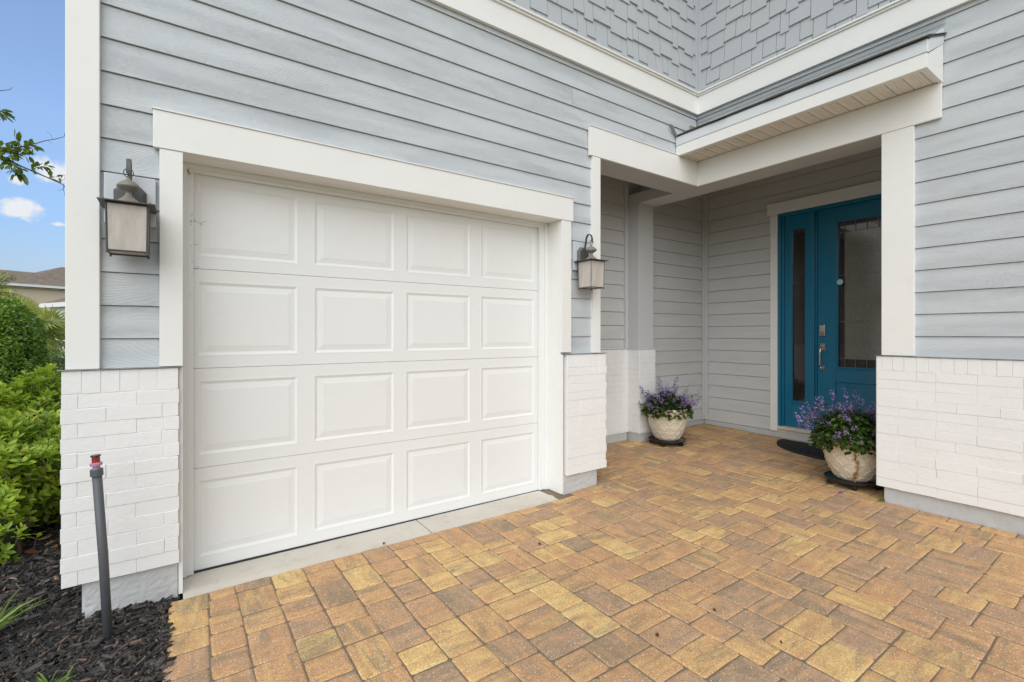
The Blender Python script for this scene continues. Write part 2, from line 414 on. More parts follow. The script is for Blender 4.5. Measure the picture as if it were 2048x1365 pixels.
# shakes
def shakes(fr, u0, u1, z0, z1, seed, cornerat):
    mb = MB(); rr = random.Random(seed); z = z0-.11; row = 0
    while z < z1:
        u = u0+rr.uniform(-.1, 0); last = 0
        while u < u1:
            w = rr.choice([.075, .10, .115, .14, .165, .20]); e = min(u+w, u1); s = max(u, u0)
            drop = rr.choice([0, .032]) if rr.random() < .8 else rr.uniform(0, .035)
            if abs(drop-last) < .004: drop = .032-last if rr.random() < .65 else drop
            last = drop
            if e-s > .012:
                a = max(z-drop, z0-.005)
                if z+.2 > a+.02:
                    g = .0022; zt = z+.185
                    i = len(mb.v); n0, n1 = .020+rr.uniform(-.001, .002), .004
                    P = [fr(s+g, n0, a), fr(e-g, n0, a), fr(e-g, n1, zt), fr(s+g, n1, zt), fr(s+g, -.004, a), fr(e-g, -.004, a), fr(e-g, -.012, zt), fr(s+g, -.012, zt)]
                    mb.v.extend(P)
                    for f in ((0,1,2,3), (4,5,1,0), (0,3,7,4), (1,5,6,2)):
                        mb.f.append(tuple(i+k for k in f)); mb.uv.append(None); mb.c.append(None)
            u += w
        z += .158; row += 1
    return part(mb, 'shingle_wall', M['shake'])
shakes(FG, -4.5, -.045, TOPB+.02, ZT, 3, 0)
shakes(FE, -6, -.045, TOPB+.02, ZT, 9, 0)
mb = MB(); mb.box(-.055, 0, -.030, -.004, TOPB, ZT); mb.box(-.030, -.004, -.055, -.030, TOPB, ZT); part(mb, 'corner_trim', M['shake'], bevel=.002)
# belt board with cap moulding
mb = MB(); mb.box(-4.62, -.027, -.027, .0, BB, TOPB-.022); mb.box(-.027, 0, -6, .0, BB, TOPB-.022); part(mb, 'belt_board', M['white'])
for zz0, zz1, pr in ((TOPB-.022, TOPB-.006, .040), (TOPB-.006, TOPB+.010, .052)):
    mb = MB(); mb.box(-4.64, -pr, -pr, .0, zz0, zz1); mb.box(-pr, 0, -6, .0, zz0, zz1); part(mb, 'cap_moulding', M['white'], bevel=.003)
# corner board at the left end of the garage wall
mb = MB(); mb.box(-4.610, -4.495, -.022, .05, -.158, 4.9); mb.box(-4.610, -4.585, .05, .16, -.158, 4.9); part(mb, 'corner_board', M['white'], bevel=.003)
mb = MB(); mb.box(-4.598, -4.57, .16, 9, -1.10, 4.9); part(mb, 'side_wall', M['siding'])
# garage opening: header, casings, jambs
mb = MB(); mb.box(-4.304, -1.655, -.026, .0, .882, 1.060); part(mb, 'header_board', M['white'], bevel=.002)
mb = MB(); mb.box(-4.308, -1.651, -.032, .0, 1.061, 1.067); part(mb, 'drip_cap', M['white'])
mb = MB(); mb.box(-4.279, -4.187, -.022, 0, -.156, .880); part(mb, 'door_casing', M['white'], bevel=.002)
mb = MB(); mb.box(-1.772, -1.674, -.022, 0, -.145, .880); part(mb, 'door_casing', M['white'], bevel=.002)
mb = MB()
mb.box(-4.222, -4.187, .002, .16, -1.262, .90); mb.box(-4.205, -4.187, -.018, .0015, -1.262, -.165)
mb.box(-1.772, -1.74, .002, .16, -1.245, .90); mb.box(-1.772, -1.752, -.018, .0015, -1.245, -.165)
mb.box(-4.187, -1.772, .0, .16, .883, .92)
part(mb, 'door_jamb', M['white'], bevel=.002)
mb = MB()
mb.box(-4.187, -4.140, .160, .185, -1.258, .883); mb.box(-4.187, -4.168, .145, .160, -1.258, .883)
mb.box(-1.846, -1.772, .160, .185, -1.246, .883); mb.box(-1.800, -1.772, .145, .160, -1.246, .883)
mb.box(-4.140, -1.846, .160, .185, .843, .883); mb.box(-4.168, -1.800, .145, .160, .862, .883)
part(mb, 'stop_moulding', M['door'], bevel=.0015)
# garage door: four sections with four raised panels each
YDR = .188
seams = [-1.252, -.712, -.184, .344, .868]
pan = [(-4.127, -3.624), (-3.543, -3.035), (-2.963, -2.461), (-2.378, -1.876)]
gd = None
def section(z0, z1):
    mb = MB(); uc = [-4.19] + [x for p in pan for x in p] + [-1.80]
    pz0, pz1 = z0+.062, z1-.062
    F = lambda u, n, z: (u, YDR-n, z)
    def q(u0, u1, a, b_): mb.face([F(u0, 0, a), F(u1, 0, a), F(u1, 0, b_), F(u0, 0, b_)])
    zb, zt = z0+.0011, z1-.0011
    q(uc[0], uc[-1], zb, pz0); q(uc[0], uc[-1], pz1, zt)
    for i in range(0, len(uc), 2): q(uc[i], uc[i+1], pz0, pz1)
    mb.face([F(uc[0], 0, zt), F(uc[-1], 0, zt), F(uc[-1], -.02, zt+.001), F(uc[0], -.02, zt+.001)])
    mb.face([F(uc[0], 0, zb), F(uc[-1], 0, zb), F(uc[-1], -.02, zb), F(uc[0], -.02, zb)])
    for a, b_ in pan:
        rings = [(0, 0), (.004, .0007), (.008, .0004), (.020, -.0052), (.024, -.0060), (.050, -.0028), (.053, -.0018), (.058, -.0015)]
        for (i0, n0), (i1, n1) in zip(rings, rings[1:]):
            A = [(a+i0, pz0+i0), (b_-i0, pz0+i0), (b_-i0, pz1-i0), (a+i0, pz1-i0)]; B = [(a+i1, pz0+i1), (b_-i1, pz0+i1), (b_-i1, pz1-i1), (a+i1, pz1-i1)]
            for k in range(4):
                j = (k+1) % 4
                mb.face([F(A[k][0], n0, A[k][1]), F(A[j][0], n0, A[j][1]), F(B[j][0], n1, B[j][1]), F(B[k][0], n1, B[k][1])])
        i1 = .058; mb.face([F(a+i1, -.0015, pz0+i1), F(b_-i1, -.0015, pz0+i1), F(b_-i1, -.0015, pz1-i1), F(a+i1, -.0015, pz1-i1)])
    return mb
mb = MB(); mb.box(-4.19, -1.80, YDR+.03, YDR+.06, -1.245, .90); gd = part(mb, 'garage_door', M['door'])
for z0, z1 in zip(seams, seams[1:]): part(section(z0, z1), 'door_section', M['door'], parent=gd)
mb = MB(); mb.box(-4.14, -1.846, YDR-.006, YDR+.02, -1.262, -1.2505); part(mb, 'weather_seal', M['seal'], parent=gd)

mb = MB(); rr = random.Random(77)
for x, z, r in [(-4.168,.845,.007), (-4.164,.838,.005), (-4.158,.832,.005), (-4.150,.62,.004), (-4.138,.592,.003), (-4.152,.585,.005), (-4.150,.57,.003), (-4.139,.48,.003), (-4.15,.46,.003), (-4.142,.40,.002), (-4.15,.42,.002), (-4.145,.375,.0025), (-4.14,.55,.0025), (-4.148,.505,.0025), (-4.15,.2,.002), (-4.14,-.35,.002), (-4.15,-.6,.002), (-3.4,.80,.002), (-2.9,.86,.0025), (-2.2,.855,.0025), (-1.86,.85,.004), (-1.80,.857,.006)]:
    for q in range(5):
        d = Vector((rr.gauss(0,1), -abs(rr.gauss(0,.5)), rr.gauss(0,1))); mb.leaf(Vector((x, YDR-.030+rr.uniform(-.001,0) if x < -4.14 else YDR-.002, z)), d, Vector((0,-1,0)), r*rr.uniform(.7,1.8), r*.5, rr.random()*.2, .2, True)
def strand(P): mb.tube([Vector((x, YDR-.004, z)) for x, z in P], .0006, 4, c=.1)
strand([(-4.138,.600), (-4.120,.590), (-4.108,.583), (-4.100,.592), (-4.085,.601)]); strand([(-4.108,.583), (-4.103,.576)]); strand([(-4.137,.348), (-4.128,.342), (-4.116,.356)]); strand([(-4.140,.472), (-4.126,.468), (-4.118,.474)])
part(mb, 'cobweb_debris', M['deadleaf'], parent=gd)
# porch header boards in the garage wall and the entry wall
ZB = 1.447; ZH = 1.683
mb = MB(); mb.box(-1.475, -.024, -.024, .0, ZB, ZH); part(mb, 'header_board', M['white'], bevel=.002)
mb = MB(); mb.box(-.024, 0, -1.853, .0, ZB, ZH); part(mb, 'header_board', M['white'], bevel=.002)
mb = MB(); mb.box(-1.479, -.33, -.030, .0, ZH+.001, ZH+.007); part(mb, 'drip_cap', M['white'])
mb = MB(); mb.box(-1.440, -1.353, -.021, .10, -.156, ZB-.002); part(mb, 'porch_casing', M['white'], bevel=.002)
mb = MB(); mb.box(-.021, .25, -1.707, -1.52, -.155, ZB-.002); part(mb, 'porch_casing', M['white'], bevel=.002)
# porch beams (grey inside) and the post by the back wall
mb = MB()
mb.box(-1.352, -.001, .001, .283, ZB+.004, 1.574); mb.box(0, .283, -1.6, YB+.01, ZB+.003, 1.5745)
part(mb, 'porch_beam', M['greytrim'], bevel=.003)
mb = MB(); mb.box(-.005, .243, .725, YB+.01, -.168, ZB+.0025); part(mb, 'porch_post', M['greytrim'], bevel=.003)
mb = MB()
mb.box(-.052, -.006, YB-.024, YB+.01, -.17, 2.2); part(mb, 'inside_corner_trim', M['greytrim'], bevel=.002); mb = MB(); mb.box(XD-.045, XD-.02, YB-.021, YB, -1.125, 2.2); mb.box(XD-.020, XD, YB-.06, YB, -1.125, 2.2)
part(mb, 'inside_corner_trim', M['greytrim'], bevel=.002)

# ---- bricks
def bricks(fr, u0, u1, seed, teeth=(0, 0), name='brick_base', z0=-1.101, soldier=True, first=.0, c0=None):
    """painted brick face; fr maps (u,n,z); n=0 is the mortar face"""
    mb = MB(); rr = random.Random(seed); H = (-.265-z0)/13; cp = .002; W = .2035; g = .0012
    def brick(a, b_, za, zb, j=None):
        if b_-a < .018: return
        p = .0010+cp+rr.random()*.0018; t0, t1 = rr.uniform(-.0018, .0018), rr.uniform(-.0018, .0018); d = .0016
        P = [(a, za+t0), (b_, za+t1), (b_, zb+t1), (a, zb+t0)]; Q = [(a+d, za+t0+d), (b_-d, za+t1+d), (b_-d, zb+t1-d), (a+d, zb+t0-d)]
        i = len(mb.v)
        mb.v.extend([fr(u, -.004, z) for u, z in P]); mb.v.extend([fr(u, p-.002, z) for u, z in P]); mb.v.extend([fr(u, p+rr.uniform(-.0006, .0006), z) for u, z in Q])
        for k in range(4):
            q = (k+1) % 4
            for f in ((i+k, i+q, i+4+q, i+4+k), (i+4+k, i+4+q, i+8+q, i+8+k)): mb.f.append(f); mb.uv.append(None); mb.c.append(None)
        mb.f.append((i+8, i+9, i+10, i+11)); mb.uv.append(None); mb.c.append(None)
    for r in range(13):
        cp = rr.random()*.003
        za = z0+r*H; zb = za+H; off = (first + (W/2 if r % 2 else 0) + rr.uniform(-.006, .006)) % W
        a = u0 - teeth[0]*(r % 2); end = u1 + teeth[1]*((r+1) % 2)
        b_ = u0+off
        while a < end-1e-4:
            b_ = min(b_, end)
            if end-b_ < .03: b_ = end
            if b_-a > .014: brick(a+(g/2 if a > u0+.001 else 0), b_-(g/2 if b_ < end-1e-3 else 0), za+g/2, zb-g/2); a = b_
            b_ = (b_ if b_ > a else a)+W*(rr.choice([.5, 1, 1, 1, 1, 1.5]) if rr.random() < .5 else 1)
            if b_ > 1e5: break
    if soldier:
        a = u0; w = .0665
        while a < u1-.01:
            b_ = min(a+w+rr.uniform(-.003, .003), u1)
            if u1-b_ < .02: b_ = u1
            brick(a+g/2, b_-g/2, -.265+g/2, -.163); a = b_
    return mb
BN = .0385    # mortar face stands this far in front of the siding plane
def off(fr, n0): return lambda u, n, z: fr(u, n+n0, z)
# left garage pier
mb = bricks(off(FG, BN), -4.620, -4.205, 1, (.003, .003), first=.05); b1 = part(mb, 'brick_base', M['brick'])
mb = MB(); mb.box(-4.615, -4.210, -BN, .0, -1.097, -.163); mb.box(-4.615, -4.56, 0, .3, -1.097, -.163); part(mb, 'mortar_bed', M['mortar'], parent=b1)
mb = bricks(lambda u, n, z: (-4.6155-n, u, z), -.036, .30, 11, first=.1, name='side'); part(mb, 'brick_base', M['brick'])
# right garage pier
mb = bricks(off(FG, BN), -1.737, -1.312, 2, (.0, .007), first=.14); b2 = part(mb, 'brick_base', M['brick'])
mb = MB(); mb.box(-1.735, -1.317, -BN, .0, -1.100, -.163); mb.box(-1.36, -1.317, 0, YB-.04, -1.1, -.163); part(mb, 'mortar_bed', M['mortar'], parent=b2)
# entry wall
mb = bricks(off(FE, BN), -6.0, -1.497, 3, (0, .0), first=.10); b3 = part(mb, 'brick_base', M['brick'])
mb = MB(); mb.box(-BN, .0, -6, -1.50, -1.099, -.163); mb.box(-BN, .25, -1.50, -1.494, -1.099, -.163); mb.box(0, .25, -1.56, -1.5, -1.099, -.163); part(mb, 'mortar_bed', M['mortar'], parent=b3)
# porch back wall and post base
mb = bricks(off(FB, .032), -1.30, -.035, 4, first=.07); b4 = part(mb, 'brick_base', M['brick'])
mb = MB(); mb.box(-1.32, -.0, YB-.032, YB, -1.115, -.172); part(mb, 'mortar_bed', M['mortar'], parent=b4)
FPl = lambda u, n, z: (-.018-n, u, z); FPf = lambda u, n, z: (u, .708-n, z)
mb = bricks(FPl, .702, YB-.03, 5, first=.1)
mb2 = bricks(FPf, -.025, .255, 6, first=.12); 
for a_ in ('v', 'f', 'uv', 'c'):
    if a_ == 'f': mb.f += [tuple(i+len(mb.v)-len(mb2.v) for i in f) for f in mb2.f]
    else: getattr(mb, a_).extend(getattr(mb2, a_))
b5 = part(mb, 'brick_base', M['brick'])
mb = MB(); mb.box(-.018, .250, .708, YB, -1.11, -.172); part(mb, 'mortar_bed', M['mortar'], parent=b5)
# metal flashing over the brick
mb = MB()
mb.box(-4.634, -4.195, -BN-.012, .0, -.1605, -.1585); mb.box(-1.757, -1.300, -BN-.012, .0, -.1605, -.1585); mb.box(-BN-.012, 0, -6, -1.488, -.1605, -.1585)
part(mb, 'drip_flashing', M['flash']); mb = MB(); mb.box(-1.3, -.03, YB-.046, YB, -.1705, -.1685); mb.box(-.03, .258, .694, YB, -.1705, -.1685)
part(mb, 'drip_flashing', M['flash'])

# ---- painted concrete foundation
def rough_slab(x0, x1, y0, y1, z0, z1, name, seed, amp=.0035, res=.014):
    bm = bmesh.new(); nx = max(1, int((x1-x0)/res)); ny = max(1, int((y1-y0)/res)); nz = max(1, int((z1-z0)/res))
    mb = MB()
    def P(x, y, z):
        n = mnoise.noise_vector(Vector((x*22+seed, y*22, z*34)))*amp*.6 + mnoise.noise_vector(Vector((x*60, y*60+seed, z*75)))*amp*.6
        return (x+n.x, y+n.y, z+n.z*.4)
    def grid(f, a, b_):
        for i in range(a):
            for j in range(b_):
                mb.face([P(*f(i/a, j/b_)), P(*f((i+1)/a, j/b_)), P(*f((i+1)/a, (j+1)/b_)), P(*f(i/a, (j+1)/b_))])
    Lx = lambda t: x0+(x1-x0)*t; Ly = lambda t: y0+(y1-y0)*t; Lz = lambda t: z0+(z1-z0)*t
    grid(lambda s, t: (Lx(s), y0, Lz(t)), nx, nz); grid(lambda s, t: (x0, Ly(s), Lz(t)), ny, nz)
    grid(lambda s, t: (x1, Ly(s), Lz(t)), ny, nz); grid(lambda s, t: (Lx(s), y1, Lz(t)), nx, nz); grid(lambda s, t: (Lx(s), Ly(t), z1), nx, ny)
    o = part(mb, name, M['concrete'], smooth=False); bm.free(); return o
rough_slab(-4.545, -4.208, -.018, .25, -1.33, -1.099, 'foundation', 1)
rough_slab(-1.752, -1.395, -.018, .25, -1.30, -1.102, 'foundation', 2)
rough_slab(-.012, .25, -6, -1.535, -1.30, -1.101, 'foundation', 3, .002, .05)
rough_slab(-1.36, -.03, YB-.022, YB+.2, -1.30, -1.117, 'foundation', 4, .002)
rough_slab(-.010, .235, .722, YB+.1, -1.30, -1.112, 'foundation', 5, .002)
rough_slab(.235, XD, YB-.004, YB+.2, -1.30, -1.1305, 'foundation', 6, .0015, .04)
rough_slab(XD-.006, XD+.2, -1.6, YB-.01, -1.30, -1.1305, 'foundation', 8, .0015, .04)

# ---- awning roof over the porch opening
AX = -.333; YA = -1.857
mb = MB()
# shingle deck
def roofz(x): return 1.862+(x-AX)*(1.995-1.862)/(-AX)
rr = random.Random(5)
mb.prism([(AX-.012, roofz(AX-.012)), (.0, roofz(0)), (.0, roofz(0)+.012), (AX-.012, roofz(AX-.012)+.012)], YA-.012, -.001, lambda a, p, q: (p, a, q))
for k in range(3):
    xa = AX-.022+k*.125; y = YA-.02
    while y < -.01:
        w = rr.uniform(.13, .30); e = min(y+w, -.004); dd = rr.choice([0, .008, .012]); t = .004+rr.random()*.010
        mb.prism([(xa-dd, roofz(xa-dd)+.012), (min(xa+.14, 0), roofz(min(xa+.14, 0))+.012), (min(xa+.14, 0), roofz(min(xa+.14, 0))+.016), (xa-dd, roofz(xa-dd)+.013+(t if k == 0 else .003))], y, e-.003, lambda a, p, q: (p, a, q))
        y = e if e < -.005 else 0
aw = part(mb, 'awning_roof', M['roofing'])
mb = MB(); mb.box(AX, AX+.02, YA, -.001, 1.681, 1.775); part(mb, 'fascia_board', M['white'], parent=aw, bevel=.002)
mb = MB(); mb.box(AX-.006, AX+.012, YA-.005, -.002, 1.776, 1.858); part(mb, 'drip_edge', M['alu'], parent=aw, bevel=.003)
mb = MB(); mb.prism([(AX+.0205, 1.681), (-.0005, 1.681), (-.0005, 1.943), (AX+.0205, 1.772)], YA, YA+.02, lambda a, p, q: (p, a, q)); part(mb, 'end_board', M['white'], parent=aw)
mb = MB(); mb.prism([(AX+.0125, 1.776), (-.0005, 1.945), (-.0005, 2.045), (AX+.0125, 1.857)], YA-.005, YA+.016, lambda a, p, q: (p, a, q)); part(mb, 'rake_trim', M['alu'], parent=aw, bevel=.002)
mb = MB(); mb.box(AX+.0205, -.0245, YA+.02, -.001, 1.688, 1.692)
y = YA+.055
mb2 = MB()
while y < -.03:
    for q in range(5):
        if q < 4: mb2.box(AX+.040, -.028, y+q*.017, y+q*.017+.0045, 1.684, 1.6879)
    y += .097
s_ = part(mb, 'soffit', M['soffit'], parent=aw)
mb3 = MB(); y = YA+.045
while y < -.02: mb3.box(AX+.035, -.0255, y, y+.0018, 1.6868, 1.6879); y += .097
part(mb2, 'soffit_rib', M['soffit'], parent=aw); part(mb3, 'soffit_groove', M['seal'], parent=aw)
mb = MB(); mb.box(AX+.0205, AX+.045, YA+.02, -.001, 1.682, 1.6878); mb.box(-.0285, -.0245, YA+.02, -.001, 1.6855, 1.6878); part(mb, 'soffit_channel', M['soffit'], parent=aw)
# flashing: step strip against the wall and the kick-out at the garage wall
mb = MB(); mb.box(-.004, .0, YA-.012, -.001, 2.072, 2.076); mb.box(-.006, -.001, YA-.012, -.001, 2.098, 2.101); part(mb, 'wall_flashing', M['flash'], parent=aw)
mb = MB()
mb.face([(-.352, -.002, 1.862), (-.458, -.028, 1.945), (-.452, -.002, 1.952), (-.34, -.002, 1.875)]); mb.face([(-.352, -.002, 1.862), (-.458, -.028, 1.945), (-.435, -.045, 1.925), (-.352, -.034, 1.858)])
mb.face([(-.458, -.028, 1.945), (-.435, -.045, 1.925), (-.44, -.046, 1.932), (-.46, -.029, 1.950)])
for x_, z_ in ((-.35, 1.868), (-.24, 1.94), (-.13, 2.01)): mb.box(x_, x_+.13, -.016, -.0105, z_, z_+.012)
part(mb, 'kick_out_flashing', M['flash'], parent=aw)

# ---- entry door wall
def dbox(mb, y0, y1, n0, n1, z0, z1): mb.box(XD-n1, XD-n0, y0, y1, z0, z1)
mb = MB(); dbox(mb, -1.56, .066, .0, .024, 1.382, 1.511); part(mb, 'entry_header', M['white'], bevel=.002)
mb = MB(); dbox(mb, -.049, .031, .0, .021, -1.125, 1.380); part(mb, 'entry_casing', M['white'], bevel=.002)
mb = MB(); dbox(mb, -1.50, -1.42, .0, .021, -1.125, 1.380); part(mb, 'entry_casing', M['white'], bevel=.002)
mb = MB()
dbox(mb, -.078, -.0495, -.075, .006, -1.062, 1.381); dbox(mb, -1.42, -1.375, -.075, .006, -1.062, 1.381); dbox(mb, -1.375, -.078, -.075, .006, 1.345, 1.381)
dbox(mb, -.100, -.078, -.075, -.022, -1.062, 1.345)
dbox(mb, -.430, -.375, -.075, -.004, -1.062, 1.345)
dbox(mb, -.444, -.430, -.075, -.03, -1.062, 1.345)
df = part(mb, 'door_frame', M['blue'], bevel=.003)
def framed(y0, y1, z0, z1, gy0, gy1, gz0, gz1, nf, name, lowpanel=False):
    mb = MB()
    dbox(mb, y0, gy0, nf-.04, nf, z0, z1); dbox(mb, gy1, y1, nf-.04, nf, z0, z1); dbox(mb, gy0, gy1, nf-.04, nf, gz1, z1)
    if lowpanel:
        pz0, pz1 = z0+.17, gz0-.14; dbox(mb, gy0, gy1, nf-.04, nf, pz1, gz0); dbox(mb, gy0, gy1, nf-.04, nf, z0, pz0)
        dbox(mb, gy0, gy1, nf-.04, nf-.012, pz0, pz1)
        dbox(mb, gy0+.045, gy1-.045, nf-.012, nf-.003, pz0+.045, pz1-.045)
    else: dbox(mb, gy0, gy1, nf-.04, nf, z0, gz0)
    for e, n in ((.0, nf+.010), (.012, nf+.005)):
        for a0, a1, c0, c1 in ((gy0+e, gy0+e+.013, gz0+e, gz1-e), (gy1-e-.013, gy1-e, gz0+e, gz1-e), (gy0+e+.013, gy1-e-.013, gz0+e, gz0+e+.013), (gy0+e+.013, gy1-e-.013, gz1-e-.013, gz1-e)):
            dbox(mb, a0-(.02 if e == 0 and a0 == gy0 else 0), a1, nf-.03, n, c0, c1)
    return part(mb, name, M['blue'], bevel=.003)
ND = -.045
sl = framed(-.375, -.100, -1.06, 1.345, -.345, -.162, -.785, 1.205, ND, 'sidelight')
mb = MB(); dbox(mb, -.344, -.163, ND-.030, ND-.020, -.784, 1.204); part(mb, 'pane', M['clear'], parent=sl)
mb = MB(); dbox(mb, -.3195, -.1875, ND-.0199, ND-.018, -.76, 1.18); part(mb, 'inner_pane', M['clear'], parent=sl)
dr = framed(-1.365, -.446, -1.055, 1.343, -1.182, -.622, -.374, 1.202, ND, 'entry_door', True)
mb = MB(); dbox(mb, -1.181, -.623, ND-.032, ND-.022, -.373, 1.201); part(mb, 'pane', M['clear'], parent=dr)
mb = MB(); dbox(mb, -1.095, -.705, ND-.0219, ND-.019, -.265, 1.07); part(mb, 'pebbled_pane', M['pebble'], parent=dr)
mb = MB()
for yy in (-.703, -.70-.4): dbox(mb, yy-.003, yy+.003, ND-.022, ND-.015, -.35, 1.18)
for zz in (-.265, .125, .62, 1.07): dbox(mb, -1.158, -.646, ND-.022, ND-.0145, zz-.003, zz+.003)
for yy in (-.80, -.9, -1.0): dbox(mb, yy-.003, yy+.003, ND-.022, ND-.0148, -.35, -.265); dbox(mb, yy-.003, yy+.003, ND-.022, ND-.0148, 1.07, 1.18)
part(mb, 'leading', plain('lead_came', (.16,.155,.15), .35, .6), parent=dr)
mb = MB(); F = lambda a, p, q: (XD-ND-.021-a, p, q)
mb.prism([(-.672+.030*math.cos(t*PI/10), .545+.030*math.sin(t*PI/10)) for t in range(20)], 0, .002, F); part(mb, 'round_sticker', painted('sticker', (.35,.62,.70), .5, .1, 0), parent=dr)
mb = MB()
dbox(mb, -.528, -.468, ND, ND+.018, -.028, .098); h = part(mb, 'keypad_lock', M['nickel'], parent=dr, bevel=.006)
mb = MB()
for i in range(3):
    for j in range(4): dbox(mb, -.520+i*.0155, -.520+i*.0155+.012, ND+.018, ND+.020, .025+j*.0165, .025+j*.0165+.013)
part(mb, 'keypad', M['keys'], parent=dr)
mb = MB()
dbox(mb, -.527, -.471, ND, ND+.012, -.19, -.105); dbox(mb, -.518, -.482, ND, ND+.012, -.392, -.345)
mb.tube([(XD-ND-.008, -.5, -.165), (XD-ND-.06, -.5, -.17), (XD-ND-.07, -.5, -.20), (XD-ND-.07, -.5, -.34), (XD-ND-.06, -.5, -.368), (XD-ND-.008, -.5, -.37)], [.010, .011, .010, .010, .011, .010], 8)
mb.tube([(XD-ND-.01, -.5, -.137), (XD-ND-.03, -.5, -.137)], .013, 12)
part(mb, 'door_handle', M['nickel'], parent=dr, bevel=.002)
mb = MB(); mb.box(XD-.03, XD+.10, -1.42, -.0495, -1.098, -1.0625); mb.box(XD-.012, XD+.10, -1.42, -.0495, -1.13, -1.0985); part(mb, 'door_sill', M['apron'], bevel=.004)

# ------------------------------------------------------------------ GROUND
mb = MB(); mb.face([(-400,-400,-1.34), (400,-400,-1.34), (400,400,-1.34), (-400,400,-1.34)]); tag(mb.build('ground', M['lawn']), None, None, kind='structure')
# concrete apron in front of the garage door
mb = MB(); ny = 5; xc = -2.889
XS = sorted([-4.187+2.415*i/60 for i in range(61)]+[xc-.002, xc+.002]); nx = len(XS)-1
def ap(i, j):
    x = XS[i]; y = -.073+.295*j/ny
    e = .008*mnoise.noise(Vector((x*9, 0, 3))) + .006*mnoise.noise(Vector((x*31, 0, 5))) if j == 0 else 0
    return (x, y+e, -1.262+(x+4.2)*.0035 - (.004 if j == 0 else 0) + .0015*mnoise.noise(Vector((x*20, y*20, 0))))
for i in range(nx):
    if XS[i] < xc < XS[i+1]: continue
    for j in range(ny): mb.face([ap(i, j), ap(i+1, j), ap(i+1, j+1), ap(i, j+1)])
    a, b_ = ap(i, 0), ap(i+1, 0); mb.face([(a[0], a[1], a[2]-.04), (b_[0], b_[1], b_[2]-.04), b_, a])
tag(mb.build('concrete_apron', M['apron']), None, None, kind='structure')

# pavers: real blocks with chamfered rims
U = .1575; HC = U/2
pav = MB(); rr = random.Random(21)
def inside(x, y):
    if y > YB+.02 or x > XD+.03: return False
    if x < -4.05: return False
    if y > -.07 and x < -1.83: return False
    if y > .03 and x < -1.33: return False
    if y < -1.53 and x > .02: return False
    return True
def edgex(y): return -4.078-.035*max(0, -y)
def paver(x0, y0, x1, y1):
    t = rr.random()
    tone = rr.choice([.08, .15, .22, .28, .33, .38, .42, .45, .48, .52, .56, .60, .68, .78]) + rr.uniform(-.05, .05)
    col = (tone, rr.random(), 1.0 if rr.random() < (.65 if (y1-y0) > (x1-x0) else .25) else 0.0)
    g = .0015+rr.random()*.0012; j = lambda: rr.uniform(-.0016, .0016)
    a, b_, c, d = x0+g+j(), x1-g+j(), y0+g+j(), y1-g+j()
    if a < edgex((c+d)/2): a = edgex((c+d)/2)
    if b_-a < .02 or d-c < .02: return
    k = .010; h = .0045; tz = rr.uniform(-.0012, .0012); tx = rr.uniform(-.003, .003); ty = rr.uniform(-.003, .003)
    mx, my = (a+b_)/2, (c+d)/2
    def poly(ins, cr):
        A, B, C_, D = a+ins, b_-ins, c+ins, d-ins
        P = [(A+cr, C_), ((A+B)/2, C_), (B-cr, C_), (B, C_+cr), (B, (C_+D)/2), (B, D-cr), (B-cr, D), ((A+B)/2, D), (A+cr, D), (A, D-cr), (A, (C_+D)/2), (A, C_+cr)]
        return P
    rings = []
    jj = [(rr.uniform(-.0018, .0018), rr.uniform(-.0018, .0018)) for _ in range(12)]
    for ins, cr, dz in ((0, .009, -.030), (0, .009, -h), (.0040, .009, -.0014), (.012, .009, 0)):
        P = poly(ins, cr)
        rings.append([(p[0]+q[0], p[1]+q[1], gz(p[0], p[1])+dz+tz+(p[0]-mx)*tx+(p[1]-my)*ty) for p, q in zip(P, jj)])
    i = len(pav.v)
    for rg in rings: pav.v.extend(rg)
    for q in range(3):
        for s in range(12):
            pav.f.append((i+q*12+s, i+q*12+(s+1) % 12, i+(q+1)*12+(s+1) % 12, i+(q+1)*12+s)); pav.uv.append(None); pav.c.append(col)
    pav.f.append(tuple(i+36+s for s in range(12))); pav.uv.append(None); pav.c.append(col)
GX0, GY0 = -4.13, -7.0; nxc = int((XD+.1-GX0)/HC)+1; nyc = int((YB+.1-GY0)/HC)+1
GY0 = -.083-math.floor((-.083-GY0)/HC)*HC
occ = [[False]*nyc for _ in range(nxc)]
def fits(i, j, a, b_): return i+a <= nxc and j+b_ <= nyc and not any(occ[i+p][j+q] for p in range(a) for q in range(b_))
def narrow(i, j, a, b_):     # leaves an unfillable one-cell sliver?
    bad = 0
    k = i+a
    if k < nxc and (k+1 < nxc and occ[k+1][j]) and not occ[k][j]: bad += 1
    return bad
